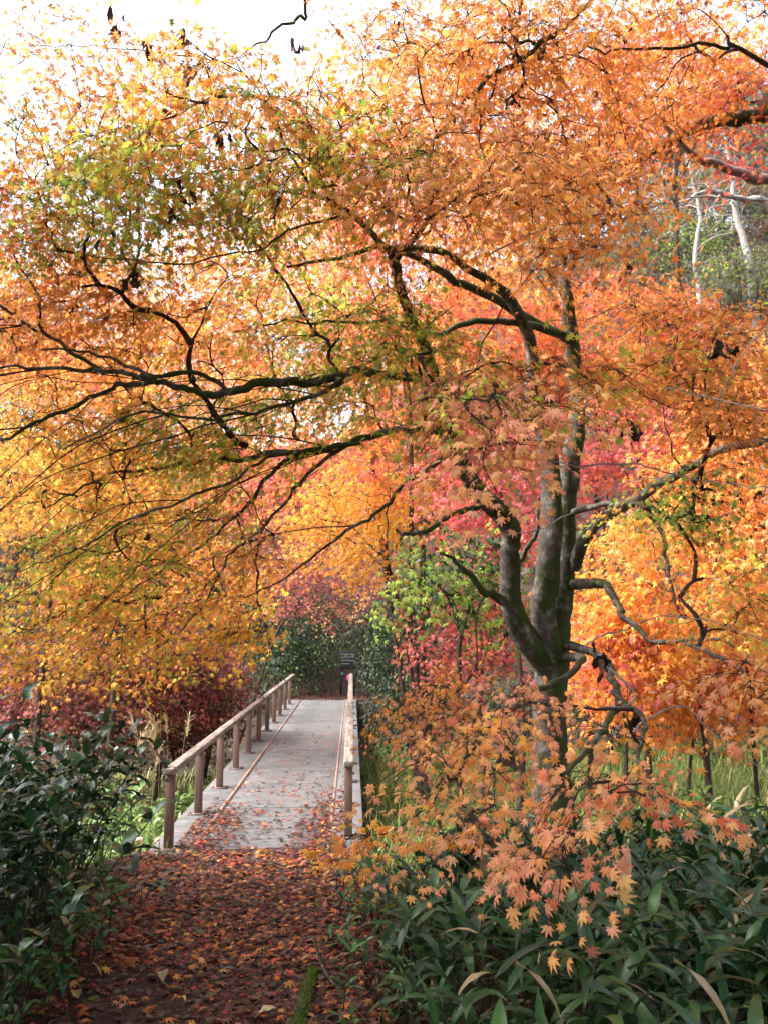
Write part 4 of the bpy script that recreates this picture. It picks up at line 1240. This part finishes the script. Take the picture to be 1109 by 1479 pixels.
# ---------------- bare pale stems crossing at the right
VINE = [
    ([(640, 640, 4.7), (706, 652, 4.6), (762, 654, 4.5), (832, 674, 4.4), (913, 669, 4.3), (978, 687, 4.2), (1054, 699, 4.1), (1150, 708, 4.0)], .006, "long thin pale bare vine crossing in front of the mossy trunk"),
    ([(720, 772, 6.0), (767, 768, 5.9), (832, 737, 5.8), (903, 697, 5.6), (960, 690, 5.4)], .005, "thin bare vine from the left stem up to the bare bough"),
    ([(960, 560, 4.4), (1014, 571, 4.2), (1060, 583, 4.0), (1140, 600, 3.8)], .006, "pale bare vine at the right edge over the orange leaves"),
    ([(1036, 590, 4.4), (1045, 560, 4.4), (1074, 510, 4.4), (1125, 455, 4.4)], .005, "pale bare vine slanting up at the right edge"),
    ([(840, 935, 5.0), (870, 918, 5.0), (903, 909, 5.0), (953, 891, 4.9), (1029, 899, 4.8), (1140, 940, 4.7)], .006, "pale bare vine arching low at the right above the front boughs"),
    ([(700, 370, 5.0), (800, 325, 5.0), (900, 315, 5.1), (990, 285, 5.2), (1140, 290, 5.3)], .006, "thin grey bare vine level across the upper right"),
    ([(880, 965, 4.6), (915, 1000, 4.5), (905, 1020, 4.4), (870, 1022, 4.4)], .008, "short hooked bare vine over the meadow"),
    ([(915, 1060, 4.0), (930, 1042, 4.2), (985, 1020, 4.3), (1030, 1060, 4.2), (1120, 1130, 4.1)], .006, "grey bare vine dropping to the right edge over the meadow"),
    ([(820, 1120, 5.0), (835, 1060, 5.0), (825, 1020, 5.1), (840, 980, 5.2)], .005, "upright bare vine beside the trunk foot"),
]
for P, r_, lb in VINE:
    a = np.array(P, float)
    q = smooth_line(np.hstack([at(a[:, 0], a[:, 1], a[:, 2]), np.full((len(a), 1), r_)]), 6)
    q[:, :3] += rng.normal(0, .004, (len(q), 3))
    mb = MB()
    tube(mb, q[:, :3], np.linspace(r_, r_ * .5, len(q)), 6, None, .06)
    o = mb.build("bare_vine", M_PALEBARK, None, True)
    tag(o, lb, "vine", "bare vines at the right")

# ---------------- bare grey trees on the right slope
for i, (rows, lb) in enumerate((
    ([(1150, 470, 19, .12), (1125, 380, 19, .11), (1112, 300, 19, .1), (1064, 287, 18.8, .075), (1034, 270, 18.6, .055), (1004, 277, 18.4, .04), (978, 290, 18.2, .025), (920, 322, 18, .01)], "pale grey bare tree reaching in at the right edge"),
    ([(1096, 470, 21, .13), (1085, 380, 21, .11), (1072, 310, 21, .09), (1060, 240, 21, .06), (1045, 190, 21, .03)], "pale grey upright bare tree below the red leaves at the right"),
    ([(1010, 470, 23, .1), (1000, 380, 23, .08), (1010, 300, 23, .06), (990, 220, 23, .03)], "thin grey bare tree half hidden behind the orange leaves at the right"),
)):
    p = pts(rows)
    gz = float(ground_z(p[0, 0], p[0, 1]))
    t = Tree("bare_tree", (p[0, 0], p[0, 1], gz), lb, "bare tree", "grey bare trees on the slope", M_PALEBARK, M_PALEBARK)
    t.limb(np.vstack([[(p[0, 0], p[0, 1], gz - .2, rows[0][3] * 1.2)], p]), "trunk", 8, .05, .02)
    t.pblob(1010, 270, rows[3][2] - .4, 120, 90, 1.5, 60, 'grey', size=.01, nleaf=4)
    for s_ in range(len(t.sp)):
        t.sp[s_] = t.sp[s_][:3] + (1,) + t.sp[s_][4:]
    t.grow(False, .25, .006, 4)

# ---------------- small things on the ground
def ground_hit(px, py):
    d = at(px, py, 1.0) - EYE
    t = np.linspace(1.0, 40, 4000)
    P = EYE + t[:, None] * d
    i = np.argmax(P[:, 2] < ground_z(P[:, 0], P[:, 1]))
    return P[i]

a = np.array([ground_hit(x, y) for x, y in ((452, 1378), (463, 1402), (474, 1424), (497, 1446), (515, 1462))])
a[:, 2] += [.09, .05, .045, .03, .02]
mb = MB()
q = smooth_line(np.hstack([a, np.array([[.007], [.008], [.008], [.006], [.004]])]), 5)
tube(mb, q[:, :3], q[:, 3], 7, None, .1)
st = mb.build("fallen_branch", M_BARK, None, True)
tag(st, "pale fallen stick lying at the right edge of the leafy path", "stick")
a = np.array([ground_hit(x, y) for x, y in ((428, 1500), (436, 1465), (446, 1432), (452, 1412))])
a[:, 2] += .015
t = thing("mossy_log", a[1], "narrow moss covered log edging the path at the bottom of the photo", "log")
mb = MB()
q = smooth_line(np.hstack([a, np.array([[.035], [.035], [.032], [.028]])]), 5)
tube(mb, q[:, :3], q[:, 3], 10, None, .07)
mb.build("log", M_BARK, t, True)
mb = MB()
k = 1500
u = rng.integers(0, len(q), k)
an = rng.uniform(.1, 3.0, k)
P = q[u, :3] + (q[np.minimum(u + 1, len(q) - 1), :3] - q[u, :3]) * rng.random((k, 1)) + .034 * np.stack([np.cos(an), 0 * an, np.sin(an)], -1)
blades(mb, P, rng.uniform(0, 6.28, k), rng.uniform(.4, 1.5, k), rng.uniform(0, 1, k), rng.uniform(.008, .02, k), np.full(k, .004), np.array([(.10, .16, .02), (.15, .22, .03), (.07, .11, .02)])[rng.integers(3, size=k)], seg=4)
mb.build("moss", M_MOSS, t)

for k in range(16):
    x, y = rng.uniform(-1.7, .1), rng.uniform(2.3, 7.6)
    an, L = rng.uniform(0, 3.14), rng.uniform(.08, .28)
    u = np.linspace(-.5, .5, 5)
    q = np.stack([x + np.cos(an) * L * u, y + np.sin(an) * L * u, np.full(5, 0.)], -1) + rng.normal(0, .012, (5, 3)) * [1, 1, .3]
    q[:, 2] += ground_z(q[:, 0], q[:, 1]) + .035
    mb = MB()
    tube(mb, q, np.linspace(.0045, .002, 5), 5, None, .06)
    tag(mb.build("fallen_twig", M_TWIG, None, True), "short thin dark twig lying among the fallen leaves of the path", "twig", "fallen twigs on the path")

def small_plant(name, px, py, hgt, n, size, cols, lb, cat, tm=None, lance=False):
    b = ground_hit(px, py)
    t = thing(name, b, lb, cat)
    s_, f_ = MB(), MB()
    for i in range(n):
        an = i * 2.4 + rng.normal(0, .3)
        tip = b + np.array([math.cos(an) * hgt * .5, math.sin(an) * hgt * .5, hgt * rng.uniform(.6, 1.1)])
        tube(s_, np.array([b, (b + tip) / 2 + [0, 0, .2 * hgt], tip]), [.003, .0025, .0015], 4, (.10, .09, .03))
        c = np.array(cols)[rng.integers(len(cols), size=6)] * rng.uniform(.8, 1.2, (6, 1))
        if lance:
            blades(f_, np.repeat(tip[None], 3, 0), an + rng.normal(0, .8, 3), rng.uniform(0, .8, 3), rng.uniform(.5, 1.4, 3), size * rng.uniform(.7, 1.2, 3), size * rng.uniform(.22, .3, 3), c[:3])
        else:
            aa = an + rng.normal(0, 1.2, 6)
            T = unit(np.stack([np.cos(aa), np.sin(aa), rng.normal(-.2, .2, 6)], -1))
            place(f_, tm or T_MID, tip + rng.normal(0, hgt * .16, (6, 3)), T, unit(rng.normal(0, .35, (6, 3)) + [0, -.3, 1]), size * rng.uniform(.7, 1.2, 6), c)
    s_.build("stems", M_GRASS, t, True)
    f_.build("leaves", M_LEAF if not lance else M_SASA, t)
LM = [(.42, .48, .08), (.32, .42, .07), (.5, .5, .1)]
GR = [(.08, .17, .04), (.12, .22, .05)]
small_plant("maple_seedling", 530, 1300, .30, 7, .05, LM, "lime green maple seedling at the right edge of the leafy path", "seedling")
small_plant("maple_seedling", 545, 1345, .22, 5, .045, LM + GR, "yellow green maple seedling below the taller lime one", "seedling")
small_plant("maple_seedling", 470, 1180, .16, 4, .05, LM, "light green seedling in the leaf pile by the right bridge post", "seedling")
small_plant("bent_bamboo_grass", 205, 1312, .2, 4, .19, [(.04, .08, .05), (.05, .10, .06)], "bent blue green bamboo grass lying over the left edge of the path", "bamboo grass", lance=True)
small_plant("path_weed", 40, 1425, .2, 5, .10, GR, "bright green weed at the bottom left corner", "weed", lance=True)
small_plant("path_weed", 75, 1440, .16, 6, .06, GR, "low green weed right of the bottom left one", "weed", tm=T_OVAL)
small_plant("path_weed", 105, 1360, .14, 5, .06, GR, "small green weed at the left edge of the path", "weed", tm=T_OVAL)
small_plant("path_weed", 590, 1440, .2, 5, .12, GR, "green weed in the dark ditch right of the path", "weed", lance=True)
mats = [((.46, .35, .2), "large pale tan dead leaf at the bottom centre of the path", 400, 1470, .12), ((.36, .25, .13), "curled tan dead leaf at the bottom left of the path", 112, 1455, .12),
        ((.40, .36, .09), "yellow green fallen leaf in the middle of the path", 311, 1348, .06), ((.33, .18, .09), "broad brown dead leaf beside the fallen stick", 452, 1392, .10),
        ((.5, .36, .12), "small yellow fallen leaf low on the path", 262, 1452, .06), ((.30, .24, .15), "long grey brown dead leaf across the path", 235, 1415, .13)]
for c, lb, px, py, L in mats:
    mb = MB()
    P = ground_hit(px, py) + [0, 0, .04]
    an = rng.uniform(0, 6.28)
    blades(mb, P[None], np.array([an]), np.array([.15]), np.array([.6]), np.array([L]), np.array([L * .42]), np.array([c]), fold=.5)
    tag(mb.build("dead_leaf", M_LITTER, None, True), lb, "dead leaf", "large dead leaves on the path")
